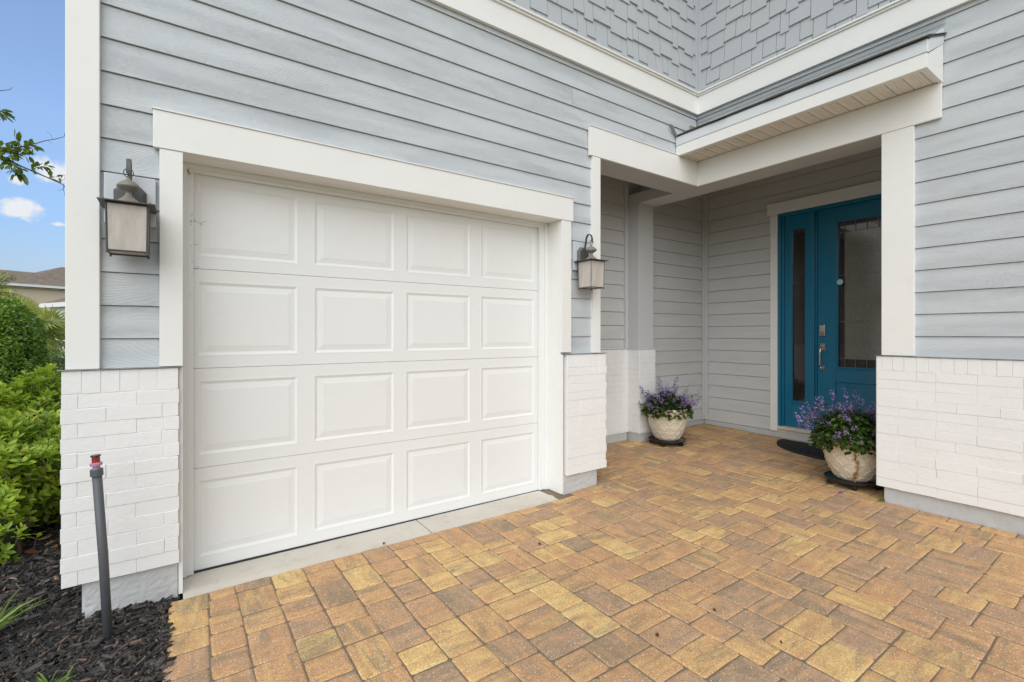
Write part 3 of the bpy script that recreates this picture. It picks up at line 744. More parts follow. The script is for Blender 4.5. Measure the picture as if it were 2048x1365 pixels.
for j in range(nyc):
    for i in range(nxc):
        if occ[i][j]: continue
        run = 0
        while i+run < nxc and not occ[i+run][j]: run += 1
        opts = [(2,3,4.5), (3,2,4.5), (2,2,6.5)]
        c = [(a, b_, w) for a, b_, w in opts if fits(i, j, a, b_) and run-a != 1]
        if not c: c = [(a, b_, w) for a, b_, w in opts if fits(i, j, a, b_)]
        if not c:
            for a, b_ in ((1,3), (1,2), (2,1), (3,1), (1,1)):
                if fits(i, j, a, b_): c = [(a, b_, 1)]; break
        t = rr.random()*sum(w for *_, w in c)
        for a, b_, w in c:
            t -= w
            if t <= 0: break
        for p in range(a):
            for q in range(b_): occ[i+p][j+q] = True
        x0, y0 = GX0+i*HC, GY0+j*HC; x1, y1 = x0+a*HC, y0+b_*HC
        # clip to the paved outline
        if y0 < -.12 and y1 > -.093 and (x0+x1)/2 < -1.80: y1 = -.074
        cx, cy = (x0+x1)/2, (y0+y1)/2
        if cy > -.075 and cx < -1.80: continue
        if y1 > -.093 and cx < -1.80: y1 = -.074
        if cy > .02 and cx < -1.33: continue
        if y1 > YB and cy < YB+.05: y1 = YB-.006
        if cy > YB: continue
        if x1 > XD-.01: x1 = XD-.012
        if cx > XD: continue
        if cx > .0 and cy < -1.55: continue
        if x1 > -.014 and x0 < -.02 and cy < -1.56: x1 = -.016
        paver(x0, y0, x1, y1)
# border course along the mulch bed
y = -.075
mbx = edgex
while y > -7:
    e = y-.157
    def bx(yy): return -4.2355-.03*max(0, -yy)
    s0 = len(pav.v)
    xo, xi = bx((y+e)/2), edgex((y+e)/2)-.004
    sv = edgex; edgex = lambda yy: -99
    paver(xo+rr.uniform(-.004, .004), e, xi, y); edgex = sv
    y = e
# small pieces beside the jamb
paver(-4.236, -.072, -4.19, -.02)
tag(pav.build('driveway', M['paver'], attr='pc'), None, None, kind='structure')
mb = MB(); nx = 60; ny = 40
xs = [-4.22+(XD+4.22)*i/nx for i in range(nx+1)]; ys = [-7+(YB+7)*j/ny for j in range(ny+1)]
for i in range(nx):
    for j in range(ny):
        q = [(xs[i], ys[j]), (xs[i+1], ys[j]), (xs[i+1], ys[j+1]), (xs[i], ys[j+1])]
        if q[0][1] > -.2 and q[1][0] < -1.8: continue
        mb.face([(x, y, gz(x, y)-.0045) for x, y in q])
tag(mb.build('paving_sand', M['sand']), None, None, kind='structure')

# mulch bed
def mz(x, y):
    d = -4.25-x
    return -1.268+.010*mnoise.noise(Vector((x*3, y*3, 0)))+.006*mnoise.noise(Vector((x*11, y*11, 1))) - .0*d
mb = MB(); nx, ny = 70, 120
for i in range(nx):
    for j in range(ny):
        q = [(-7.4+3.19*(i+a)/nx, -3.5+9.0*(j+b_)/ny) for a, b_ in ((0,0), (1,0), (1,1), (0,1))]
        mb.face([(x, y, mz(x, y)) for x, y in q])
tag(mb.build('mulch_bed', M['mulchsoil'], smooth=True), None, None, kind='structure')
mb = MB(); rr = random.Random(4)
for k in range(28000):
    w = 1.35+3.2*rr.random()**1.5
    px = rr.uniform(-260, 352); p = at(px, 1365, w)
    x, y = p.x, p.y
    if k > 17000: x, y = rr.uniform(-6.9, -4.25), rr.uniform(-3.2, 2.2)
    if x > -4.238+.012*rr.random() or y > 2.2: continue
    if x > -4.56 and y > -.015: continue
    ln = rr.uniform(.008, .030)*(1.5 if rr.random() < .12 else 1); wd = ln*rr.uniform(.16, .42); th = rr.uniform(.001, .005)
    a = rr.gauss(.5, .9); d = Vector((math.cos(a), math.sin(a), rr.gauss(0, .28))).normalized()
    s = d.cross(Vector((rr.gauss(0,.35), rr.gauss(0,.35), 1))).normalized(); u = s.cross(d)
    c0 = Vector((x, y, mz(x, y)+rr.uniform(-.002, .014)))
    col = rr.random()**1.8*.78 if rr.random() < .965 else rr.uniform(.88, 1)
    i = len(mb.v); e1 = rr.uniform(.3, 1); e2 = rr.uniform(.3, 1)
    P = [c0-d*ln-s*wd*e1-u*th, c0+d*ln-s*wd*e2-u*th, c0+d*ln*rr.uniform(.7, 1)+s*wd*e2-u*th, c0-d*ln+s*wd*e1-u*th,
         c0-d*ln*.9-s*wd*e1*.7+u*th, c0+d*ln*.92-s*wd*e2*.6+u*th, c0+d*ln*.8+s*wd*e2*.6+u*th, c0-d*ln*.85+s*wd*e1*.7+u*th]
    mb.v.extend([tuple(p_) for p_ in P])
    for f in ((4,5,6,7), (0,1,5,4), (1,2,6,5), (2,3,7,6), (3,0,4,7)):
        mb.f.append(tuple(i+k_ for k_ in f)); mb.uv.append(None); mb.c.append(col)
tag(mb.build('mulch_chips', M['chip']), 'black shredded bark mulch covering the bed beside the house', 'mulch', kind='stuff')
# grit along the paver edge
mb = MB()
for k in range(900):
    y = rr.uniform(-1.6, -.02); x = -4.245-.03*max(0, -y)-abs(rr.gauss(0, .025)); r = rr.uniform(.0012, .0042); z = mz(x, y)+.008+rr.uniform(0, .006)
    P = [Vector((x, y, z))+Vector((rr.uniform(-1,1), rr.uniform(-1,1), rr.uniform(-1,1))).normalized()*r for _ in range(4)]
    c = rr.uniform(.45, .9)
    for f in ((0,1,2), (0,2,3), (0,3,1), (1,3,2)): mb.face([P[q] for q in f], None, c)
tag(mb.build('edge_grit', M['deadleaf'] if False else leaf_mat('grit', (.10,.09,.08), (.40,.36,.30), .9, 0)), 'pale grit and sand spilled along the paver edge', 'grit', kind='stuff')

# ------------------------------------------------------------------ LANTERNS
LX = -4.387
def G3(x, n, z): return (x, -n, z)
lan = empty('wall_lantern', (LX, 0, .50), 'weathered bronze wall lantern with frosted panes, between the corner board and the garage door casing', 'wall lamp', 'lanterns either side of the garage door')
mb = MB(); mb.box(LX-.094, LX+.094, -.020, .006, .502, .730); lb = mb.build('mounting_block', M['siding'], lan, bevel=.003)
mb = MB()
hexa = [(-.060,.50), (-.060,.655), (-.030,.687), (.030,.687), (.060,.655), (.060,.50), (.030,.47), (-.030,.47)]
hexb = [(-.046,.505), (-.046,.648), (-.022,.674), (.022,.674), (.046,.648), (.046,.505), (.022,.48), (-.022,.48)]
i = len(mb.v); nn = 8
for pl, yy in ((hexa, -.0205), (hexa, -.027), (hexb, -.042)): mb.v.extend([(LX+p, yy, q) for p, q in pl])
for a in range(2):
    for k in range(nn): mb.f.append((i+a*nn+k, i+a*nn+(k+1) % nn, i+(a+1)*nn+(k+1) % nn, i+(a+1)*nn+k)); mb.uv.append(None); mb.c.append(None)
mb.f.append(tuple(i+2*nn+k for k in range(nn))); mb.uv.append(None); mb.c.append(None)
mb.build('backplate', M['iron'], lan, recalc=True)
LY = -.118
# flat strap arm, rising from the plate and curling down to the ring
mb = MB(); pts = []
for k in range(25):
    t = k/24
    if t < .5:
        q = t/.5; y = -.040-.012*q; z = .60+.13*q; y = -.040-.020*q*q
    else:
        q = (t-.5)/.5; ang = PI-q*PI*1.12; y = -.0925-.0325*-math.cos(ang) if False else -.094-.034*(-math.cos(ang))*1; y = -.094+.034*(-math.cos(ang)); y = -.094+.034*-math.cos(ang) if False else -.094-.034*math.cos(PI-ang)*-1
        y = -.094+.034*math.cos(PI-ang); z = .730+.052*math.sin(ang)
    pts.append(Vector((LX, y, z)))
for w0, w1 in ((-.0085, .0085),):
    i = len(mb.v)
    for k, p in enumerate(pts):
        d = (pts[min(k+1, 24)]-pts[max(k-1, 0)]).normalized(); nrm = Vector((1,0,0)).cross(d)*.0022
        for sx_, sg in ((w0,-1), (w1,-1), (w1,1), (w0,1)): mb.v.append((p.x+sx_, p.y+nrm.y*sg, p.z+nrm.z*sg))
    for k in range(24):
        for j in range(4): mb.f.append((i+k*4+j, i+k*4+(j+1) % 4, i+(k+1)*4+(j+1) % 4, i+(k+1)*4+j)); mb.uv.append(None); mb.c.append(None)
mb.tube([(LX-.03, -.045, .585), (LX+.03, -.045, .585)], .006, 8)
mb.build('arm', M['iron'], lan)
mb = MB(); mb.tube([(LX+.0175*math.sin(t*PI/10), LY-.004, .714+.0195*math.cos(t*PI/10)) for t in range(21)], .0022, 6, cap=False); mb.build('ring', M['iron'], lan)
mb = MB()
mb.lathe([(.001,.700), (.005,.698), (.006,.690), (.010,.686), (.013,.681), (.022,.677), (.031,.670), (.039,.661), (.0435,.6535), (.042,.650), (.036,.644), (.026,.637), (.017,.631), (.012,.626), (.0115,.622), (.014,.615), (.024,.602), (.038,.590), (.048,.583), (.050,.578)], 28, LX, LY)
fin = mb.build('finial', M['ironlight'], lan, smooth=True)
mb = MB()
def frust(mb, a0, z0, a1, z1):
    P = [(LX+sx_*a0, LY+sy_*a0, z0) for sx_, sy_ in ((-1,-1), (1,-1), (1,1), (-1,1))] + [(LX+sx_*a1, LY+sy_*a1, z1) for sx_, sy_ in ((-1,-1), (1,-1), (1,1), (-1,1))]
    i = len(mb.v); mb.v.extend(P)
    for f in ((0,1,5,4), (1,2,6,5), (2,3,7,6), (3,0,4,7), (3,2,1,0), (4,5,6,7)): mb.f.append(tuple(i+k for k in f)); mb.uv.append(None); mb.c.append(None)
frust(mb, .098, .5655, .098, .5695); frust(mb, .096, .570, .050, .5785)
for sx_, sy_ in ((-1,-1), (1,-1), (1,1), (-1,1)): mb.lathe([(.004,.5695), (.004,.575), (.001,.578)], 8, LX+sx_*.080, LY+sy_*.080)
mb.build('lantern_roof', M['iron'], lan)
mb = MB(); A0, A1 = .071, .068
for sx_, sy_ in ((-1,-1), (1,-1), (1,1), (-1,1)):
    mb.tube([(LX+sx_*A0, LY+sy_*A0, .5655), (LX+sx_*A1, LY+sy_*A1, .358)], .0042, 4)
    mb.lathe([(.001,.345), (.0045,.348), (.0045,.353), (.003,.357)], 8, LX+sx_*A1, LY+sy_*A1)
for s1, s2 in (((-1,-1), (1,-1)), ((1,-1), (1,1)), ((1,1), (-1,1)), ((-1,1), (-1,-1))):
    for zz, AA in ((.358, A1+.001), (.562, A0)):
        mb.tube([(LX+s1[0]*AA, LY+s1[1]*AA, zz), (LX+s2[0]*AA, LY+s2[1]*AA, zz)], .004, 4)
mb.build('lantern_frame', M['iron'], lan)
for s1, s2 in (((-1,-1), (1,-1)), ((1,-1), (1,1)), ((1,1), (-1,1)), ((-1,1), (-1,-1))):
    mb = MB(); q = lambda s, A, z, e=0: (LX+s[0]*(A-e), LY+s[1]*(A-e), z)
    P = [q(s1, A1, .360), q(s2, A1, .360), q(s2, A0, .563), q(s1, A0, .563)]; Q = [q(s1, A1, .360, .003), q(s2, A1, .360, .003), q(s2, A0, .563, .003), q(s1, A0, .563, .003)]
    mb.face(P); mb.face(Q[::-1])
    for k in range(4): mb.face([P[k], P[(k+1) % 4], Q[(k+1) % 4], Q[k]])
    mb.build('glass_pane', M['lglass'], lan)
mb = MB(); mb.box(LX-.064, LX+.064, LY-.064, LY+.064, .3605, .3625); mb.build('glass_bottom', M['lglass'], lan)
copy_tree(lan, lan.location+Vector((-1.553-LX, 0, 0)), 'weathered bronze wall lantern with frosted panes, hung between the garage door and the porch opening')

# ------------------------------------------------------------------ POTS, DOLLIES, PLANTS
PA = (.190, .497); PB = (.236, -1.250)
def potprof(h):     # radius at height h (0..0.345)
    H = .345; t = h/H
    return interp(t, [(0,.106), (.03,.118), (.08,.131), (.2,.152), (.4,.181), (.6,.198), (.8,.209), (.9,.214), (.93,.219), (.96,.224), (1,.224)])
def scallop(th, h):
    n = 12; tops = [.048, .105, .162, .222, .285]; Rr = .052
    for i, tp in enumerate(tops):
        a = th*n/(2*PI) + (.5 if i % 2 else 0); fa = (a % 1)-.5; x = fa*2; hc = tp-Rr
        if h <= tp:
            yy = (h-hc)/Rr
            inside_ = (x*x+yy*yy < 1) if yy > 0 else True
            if inside_:
                d = (1-math.sqrt(x*x+max(yy, 0)**2))
                if yy < 0: d = 1-abs(x)
                e = max(0, 1-abs(d-.13)/.13)
                return (.0095*e**.8 + .003*min(1, d/.5)) * (1 if i < 4 else .7)
    return 0
def make_pot(loc, label):
    p = empty('planter_pot', (loc[0], loc[1], loc[2]), label, 'plant pot', 'cream planters of the porch')
    mb = MB(); n = 264; m_ = 116; H = .345; i = 0
    for k in range(m_+1):
        h = H*k/m_
        for j in range(n):
            th = 2*PI*j/n; r = potprof(h)+(scallop(th, h) if .008 < h < .30 else 0); mb.v.append((loc[0]+r*math.cos(th), loc[1]+r*math.sin(th), loc[2]+h))
    for r, h in ((.216, H+.003), (.207, H), (.203, H-.02), (.200, H-.06)):
        for j in range(n): mb.v.append((loc[0]+r*math.cos(2*PI*j/n), loc[1]+r*math.sin(2*PI*j/n), loc[2]+h))
    for k in range(m_+4):
        for j in range(n): mb.f.append((k*n+j, k*n+(j+1) % n, (k+1)*n+(j+1) % n, (k+1)*n+j))
    mb.f.append(tuple(range(n))[::-1])
    mb.uv = [None]*len(mb.f); mb.c = [None]*len(mb.f)
    mb.build('pot_shell', M['pot'], p, smooth=True)
    mb = MB(); mb.lathe([(.202, loc[2]+H-.05), (.15, loc[2]+H-.04), (.05, loc[2]+H-.035)], 24, loc[0], loc[1]); mb.build('soil', M['soil'], p)
    return p
zA = gz(*PA); zB = gz(*PB)
potA = make_pot((PA[0], PA[1], zA+.052), 'cream scallop-patterned planter standing by the post in the porch corner')
potB = copy_tree(potA, Vector((PB[0], PB[1], zB+.052+Z0)), 'cream scallop-patterned planter beside the end of the white brick entry wall')
def make_dolly(loc):
    d = empty('plant_dolly', loc, 'black round wheeled plant dolly under the planter by the porch post', 'plant stand', 'wheeled dollies under the planters')
    mb = MB(); z = loc[2]
    mb.lathe([(.05, z+.043), (.182, z+.042), (.194, z+.044), (.198, z+.048), (.198, z+.056), (.193, z+.058), (.190, z+.052), (.05, z+.0515)], 48, loc[0], loc[1]); mb.build('tray', M['black'], d, smooth=False)
    for k in range(5):
        a = -2.75+k*2*PI/5; x, y = loc[0]+.168*math.cos(a), loc[1]+.168*math.sin(a); t = Vector((math.cos(a+1.2), math.sin(a+1.2), 0))
        mb = MB(); mb.lathe([(.012, z+.030), (.020, z+.036), (.020, z+.0425)], 12, x, y)
        q = Vector((x, y, z+.0195)); 
        mb.tube([q-t*.017, q-t*.016, q-t*.004, q-t*.003, q+t*.003, q+t*.004, q+t*.016, q+t*.017], [.013,.0192,.0192,.013,.013,.0192,.0192,.013], 16)
        mb.build('caster', M['black'], d)
    return d
dA = make_dolly((PA[0], PA[1], zA))
dB = copy_tree(dA, Vector((PB[0], PB[1], zB+Z0)), 'black round wheeled plant dolly under the planter beside the brick entry wall')

def floret(mb, p, d, s, rr):
    if rr.random() < .12: return
    d = d.normalized(); a = d.orthogonal().normalized(); b_ = d.cross(a); c = rr.random()
    t0 = rr.random()*6.28
    for k in range(4):
        t = t0+k*PI/2+rr.uniform(-.3, .3); o = a*math.cos(t)+b_*math.sin(t)
        sz = s*rr.uniform(.8, 1.2)
        sd = d.cross(o)*sz*.33
        q = p+d*sz*.5
        mb.face([p, q+o*sz*.5+sd, q+o*sz*1.0+d*sz*.1, q+o*sz*.5-sd], None, min(1, max(0, c+rr.uniform(-.2, .2))))
def make_plant(loc, rx, ry, hh, nspk, nleaf, seed, label, lean=(0, 0), dark=False, spread=None):
    rr = random.Random(seed); pl = empty('flowering_plant', loc, label, 'potted plant', 'purple flowering plants in the planters')
    st, lf, fl = MB(), MB(), MB(); c0 = Vector(loc)
    def okp(p): return not (p.x > -.06 and p.y < -1.475) and p.z > -1.15
    tips = []
    for k in range(nspk):
        a = rr.uniform(0, 2*PI); t = math.sqrt(rr.random())*1.02
        x, y = rx*t*math.cos(a), ry*t*math.sin(a)
        z = hh*(1-t*t*.72)*rr.uniform(.35, 1.12)
        tip = c0+Vector((x+lean[0]*rr.random(), y+lean[1]*rr.random(), z))
        if spread and k < len(spread): tip = c0+Vector(spread[k])
        if not okp(tip): continue
        b0 = c0+Vector((x*.18, y*.18, -.02)); midp = b0.lerp(tip, .5)+Vector((x*.10, y*.10, hh*.16*rr.random()))
        pts = [b0, b0.lerp(midp, .6)+Vector((0,0,.01)), midp, midp.lerp(tip, .5)+Vector((0,0,.012)), tip]
        st.tube(pts, [.0028,.0024,.002,.0014,.0008], 5)
        # leaf pairs along the stem
        for j in range(rr.randint(5, 9)):
            q = rr.uniform(.25, .95); p = pts[0].lerp(pts[2], q*2) if q < .5 else pts[2].lerp(pts[4], q*2-1)
            ang = rr.uniform(0, 6.28)
            for sgn in (0, PI):
                dd = Vector((math.cos(ang+sgn), math.sin(ang+sgn), rr.uniform(-.25, .5)))
                L_ = rr.uniform(.028, .055)*(1-.35*q)
                lf.leaf(p, dd, Vector((0,0,1)), L_, L_*.55, rr.random()**(2.2 if dark else 1.3), .25)
        # flower spike
        ax = (tip-pts[3]).normalized()*.6+Vector((rr.gauss(0,.15), rr.gauss(0,.15), .8)); ax.normalize()
        sl_ = rr.uniform(.045, .10); st.tube([tip, tip+ax*sl_], [.0009, .0005], 4)
        nw = int(sl_/.0125)
        for w in range(nw):
            p = tip+ax*(w/nw*sl_*.9-.01)
            for q in range(rr.randint(1, 3)):
                t_ = rr.uniform(0, 6.28); o = ax.orthogonal().normalized(); o = Matrix.Rotation(t_, 3, ax) @ o
                floret(fl, p+o*rr.uniform(.004,.013), o+ax*.2+Vector((rr.gauss(0,.4),rr.gauss(0,.4),-.1)), rr.uniform(.008, .0125)*(1-.35*w/nw), rr)
    for k in range(nleaf):
        a = rr.uniform(0, 2*PI); t = rr.random()**.5; ph = rr.random()
        x, y = rx*.86*t*math.cos(a), ry*.86*t*math.sin(a); z = (hh*.86)*(1-t*t)*ph - (.05 if t > .75 else 0)*rr.random()
        p = c0+Vector((x, y, z))
        if t > .9 and rr.random() < .5: p.z -= .03
        if not okp(p+Vector((x,y,0))*.1): continue
        if z < -.01 and math.hypot(x, y) < .215: p.z = c0.z+.01
        dd = Vector((x, y, 0)).normalized()+Vector((rr.gauss(0,.5), rr.gauss(0,.5), rr.uniform(-.6, .35)))
        L_ = rr.uniform(.03, .062)
        lf.leaf(p, dd, Vector((rr.gauss(0,.3), rr.gauss(0,.3), 1)), L_, L_*.62, rr.random()**(2 if dark else 1.2), .25)
    st.build('stem', M['stem'], pl); lf.build('foliage', M['leafpot'], pl); fl.build('flowers', M['flower'], pl)
    return pl
lA = (PA[0], PA[1], zA+.052+.335)
pA = make_plant(lA, .30, .27, .225, 105, 1300, 3, 'bushy dark-leaved plant with purple flower spikes in the porch corner planter', dark=True,
    spread=[(-.235, .155, .215), (-.22,.15,.18), (-.21,.13,.14), (.12,-.04,.31), (.11,-.03,.26), (-.17,.1,.10), (.28,-.20,.10), (.26,-.2,.16), (-.08,.05,.27), (.20,-.12,.22)])
mb = MB(); rr = random.Random(2)
for k in range(3):
    p0 = Vector(lA)+Vector((-.15,.10,-.0)); p1 = p0+Vector((-.10, .075+.01*k, .01+.02*k)); pts = [p0, p0.lerp(p1, .5)+Vector((0,0,.015)), p1]
    mb.tube(pts, .0012, 4, c=.9)
    for q in range(16):
        p = p0.lerp(p1, q/15)+Vector((0,0,.012*math.sin(q/15*PI))); mb.leaf(p, Vector((rr.gauss(0,1), rr.gauss(0,1), rr.gauss(0,.6))), Vector((0,0,1)), .014, .012, rr.uniform(.7, 1), .1)
mb.build('trailing_sprig', M['grass'], pA)
lB = (PB[0], PB[1], zB+.052+.335)
pB = make_plant(lB, .33, .31, .27, 105, 1900, 13, 'sprawling plant with green leaves and lilac flowers in the planter at the brick wall end', lean=(-.05, .07),
    spread=[(-.17,.30,.16), (-.15,.30,.12), (-.2,.27,.19), (-.16,.33,.10), (-.1,.28,.21), (-.14,.16,.27), (-.1,.1,.30), (-.16,.2,.25), (-.02,.04,.32), (.04,0,.31), (.02,-.06,.27), (-.17,.32,.05), (-.1,.2,.28), (0,-.1,.24)])
# dried vine hanging over the rim of the nearer pot
mb = MB(); pts = []
ca, sa = -.80, -.60
for k in range(26):
    h = .345-.335*k/25; r = potprof(max(h, 0))+.008+.004*math.sin(k*1.3); an = math.atan2(-.46, -.89)-.02+.05*math.sin(k*.5)
    pts.append(Vector((PB[0]+r*math.cos(an), PB[1]+r*math.sin(an), zB+.052+max(h,.0))))
pts = [Vector((PB[0]-.12, PB[1]-.02, zB+.42))]+pts
mb.tube(pts, .0013, 5, c=.2)
for k in range(150):
    p = rr.choice(pts[1:]) + Vector((rr.gauss(0,.006), rr.gauss(0,.006), rr.gauss(0,.006)))
    p = p+Vector((-.004, -.003, 0)); mb.leaf(p, Vector((rr.gauss(-.5,.7), rr.gauss(0,.7), rr.gauss(-.3,.7))), Vector((0,0,1)), rr.uniform(.008,.020), .010, rr.random(), .5)
for k in range(150):
    an = rr.gauss(math.atan2(-.8, -.6), .55); r = rr.uniform(.17, .232); p = Vector((PB[0]+r*math.cos(an), PB[1]+r*math.sin(an), zB+.052+.345+rr.uniform(-.03, .03)))
    if p.y < -1.47: continue
    mb.leaf(p, Vector((rr.gauss(-.4,.7), rr.gauss(0,.7), rr.gauss(-.1,.7))), Vector((0,0,1)), rr.uniform(.010,.025), .010, rr.random(), .5)
for k in range(9):
    p0 = Vector((PB[0]+rr.uniform(-.1,.05), PB[1]-rr.uniform(.05,.12), zB+.41)); p1 = p0+Vector((rr.uniform(-.05,.02), -.08, rr.uniform(.02,.07)))
    p1.y = max(p1.y, -1.46); mb.tube([p0, p0.lerp(p1,.5)+Vector((0,0,.012)), p1], .0012, 4, c=.9)
mb.build('dried_vine', M['drystem'], pB)

# ------------------------------------------------------------------ DOOR MAT
mb = MB(); cx, cy, ra, rb, zt = 1.33, -.78, .62, .50, 0
P = [(cx, cy+ra)]+[(cx-rb*math.sin(t*PI/30), cy+ra*math.cos(t*PI/30)) for t in range(1, 30)]+[(cx, cy-ra)]
n = len(P); top = [(x, y, gz(x, y)+.016) for x, y in P]; bot = [(x-.004, y, gz(x, y)+.001) for x, y in P]; mid = [(cx+(x-cx)*.97, cy+(y-cy)*.97, gz(x, y)+.020) for x, y in P]
i = 0; mb.v = bot+top+mid
for a in range(2):
    for k in range(n): mb.f.append((a*n+k, a*n+(k+1) % n, (a+1)*n+(k+1) % n, (a+1)*n+k))
mb.f.append(tuple(2*n+k for k in range(n))); mb.uv = [None]*len(mb.f); mb.c = [None]*len(mb.f)
for k in range(26):
    yy = cy-ra+.04+k*.045; hw = rb*math.sqrt(max(0, 1-((yy-cy)/ra)**2))*.93
    if hw > .05: mb.box(cx-hw, cx-.01, yy, yy+.02, gz(cx-.2, yy)+.019, gz(cx-.2, yy)+.0235)
o = mb.build('door_mat', M['rubber'], origin=(cx, cy, gz(cx, cy)+Z0)); tag(o, 'black half-round rubber door mat on the pavers before the teal door', 'door mat')

# ------------------------------------------------------------------ RISER PIPE
b0 = at(217, 1293, 1.985); t0 = at(193, 938, 1.965); b0.z = -1.30; 
rp = empty('sprinkler_riser', (b0.x, b0.y, -1.268), 'leaning grey PVC riser pipe with a red and purple cap in the mulch', 'irrigation pipe')
ax = (t0-b0).normalized()
mb = MB(); mb.tube([b0, b0.lerp(t0, .5)+Vector((.003,0,0)), t0-ax*.01], [.0165,.0165,.0165], 20); mb.build('pipe', M['pvc'], rp, smooth=True)
mb = MB(); mb.tube([t0-ax*.030, t0-ax*.028, t0-ax*.003, t0], [.0185,.0215,.0215,.019], 20); mb.build('coupling', M['pvc'], rp)
mb = MB(); mb.tube([t0, t0+ax*.014], .0125, 16); mb.tube([t0+ax*.012, t0+ax*.014, t0+ax*.024, t0+ax*.027], [.015,.0205,.0205,.016], 20); mb.build('purple_collar', M['purple'], rp)
mb = MB(); mb.tube([t0+ax*.026, t0+ax*.052], .0135, 16); mb.build('red_nozzle', M['red'], rp)
mb = MB(); mb.tube([t0+ax*.050, t0+ax*.052, t0+ax*.057], [.014,.0175,.0165], 16); mb.build('nozzle_top', M['black'], rp)

# ------------------------------------------------------------------ VEGETATION
def shrub(name, c, r, n, ls, mat, label, cat, seed, group=None, simple=True, whorl=False, flat=1.0, boxy=2.0, wfac=.55, inner=.25, lump=.10):
    rr = random.Random(seed); base = Vector((c[0], c[1], -1.27)); s = empty(name, base, label, cat, group)
    lf = MB(); br = MB(); C0 = Vector(c)
    for k in range(n):
        v = Vector((rr.gauss(0,1), rr.gauss(0,1), rr.gauss(0,1))).normalized()
        e = (abs(v.x)**boxy+abs(v.y)**boxy+abs(v.z)**boxy)**(-1/boxy)
        d = v*e
        lm = 1+lump*mnoise.noise(v*2.3+Vector((seed, 0, 0)))*2+lump*.8*mnoise.noise(v*6+Vector((0, seed, 0)))
        t = 1-abs(rr.gauss(0, inner))*.5
        p = C0+Vector((d.x*r[0], d.y*r[1], d.z*r[2]))*lm*t
        if p.z < -1.25: continue
        out = Vector((v.x/r[0], v.y/r[1], v.z/r[2])).normalized()
        if whorl:
            ax = (out*.55+Vector((rr.gauss(0,.3), rr.gauss(0,.3), .75))).normalized(); o = ax.orthogonal().normalized(); ph = rr.random()*6.28
            br.tube([p-ax*.09, p], [.0025,.0015], 4)
            nl = rr.randint(5, 8); tone = rr.random()
            for q in range(nl):
                dd = Matrix.Rotation(ph+q*2.399, 3, ax) @ o; L_ = ls*rr.uniform(.7, 1.15)*(1-.25*(q/nl))
                lf.leaf(p-ax*.02*(1-q/nl)*2, dd+ax*rr.uniform(.35, 1.3)*(.6+q/nl), ax, L_, L_*.47, min(1, max(0, tone*.6+rr.random()*.36+(.04 if q > nl/2 else 0))), rr.uniform(.0, .22))
        else:
            dd = out*.6+Vector((rr.gauss(0,.7), rr.gauss(0,.7), rr.gauss(.2,.6)))
            L_ = ls*rr.uniform(.7, 1.25)
            lf.leaf(p, dd, out+Vector((rr.gauss(0,.4), rr.gauss(0,.4), rr.gauss(0,.4))), L_, L_*wfac, min(1, rr.random()*.75+.25*rr.random()), .1, simple)
    for k in range(14):
        v = Vector((rr.gauss(0,1), rr.gauss(0,1), abs(rr.gauss(.6,.5)))).normalized(); tip = C0+Vector((v.x*r[0], v.y*r[1], v.z*r[2]))*.8
        br.tube([base+Vector((v.x*.08, v.y*.08, 0)), base.lerp(tip, .5)+Vector((0,0,.05)), tip], [.014,.009,.004], 5)
    br.build('branches', M['twig'], s); lf.build('foliage', mat, s)
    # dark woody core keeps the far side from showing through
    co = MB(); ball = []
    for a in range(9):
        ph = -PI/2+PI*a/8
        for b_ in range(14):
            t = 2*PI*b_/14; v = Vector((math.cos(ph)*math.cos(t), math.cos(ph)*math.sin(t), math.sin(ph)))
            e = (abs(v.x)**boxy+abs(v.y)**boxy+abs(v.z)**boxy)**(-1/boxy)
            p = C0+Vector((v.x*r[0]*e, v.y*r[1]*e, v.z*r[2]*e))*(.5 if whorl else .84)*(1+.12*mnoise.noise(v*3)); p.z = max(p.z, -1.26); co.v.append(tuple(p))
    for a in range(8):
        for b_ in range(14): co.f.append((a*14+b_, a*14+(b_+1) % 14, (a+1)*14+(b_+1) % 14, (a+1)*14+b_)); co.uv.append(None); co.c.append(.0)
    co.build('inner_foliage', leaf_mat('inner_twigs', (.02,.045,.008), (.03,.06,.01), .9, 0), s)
    return s
# near bright-green shrubs along the side of the house
shrub('green_shrub', (-5.18, 1.42, -.90), (.46,.50,.36), 1700, .070, M['pitto'], 'low bright green broad-leaved shrub nearest the brick corner', 'shrub', 5, 'bright green shrubs in the mulch bed', whorl=True, lump=.22)
shrub('green_shrub', (-5.72, 1.02, -.92), (.42,.45,.34), 1050, .070, M['pitto'], 'low bright green shrub cut by the left edge of the picture', 'shrub', 6, 'bright green shrubs in the mulch bed', whorl=True, lump=.22)
shrub('green_shrub', (-5.22, 2.45, -.82), (.54,.55,.46), 1900, .068, M['pitto'], 'bright green shrub just in front of the clipped dark hedge ball', 'shrub', 8, 'bright green shrubs in the mulch bed', whorl=True, lump=.20)
shrub('green_shrub', (-5.02, .98, -1.12), (.16,.22,.14), 50, .055, M['pitto'], 'small leafy green sprout at ground level in front of the shrubs', 'shrub', 9, 'bright green shrubs in the mulch bed', whorl=True, lump=.2)
pc = at(0, 700, 5.6)
shrub('boxwood_shrub', (pc.x-.05, pc.y, -.42), (.43,.5,.82), 26000, .040, M['boxwood'], 'tall rounded dense dark green boxwood shrub', 'shrub', 12, boxy=2.6, inner=.16, lump=.07)
pc = at(118, 735, 8.5)
shrub('clipped_hedge', (pc.x-.3, pc.y, -.80), (.75,.6,.46), 6000, .045, M['hedge'], 'low clipped hedge in front of the pale neighbouring wall', 'hedge', 14, boxy=4, inner=.12, lump=.05)

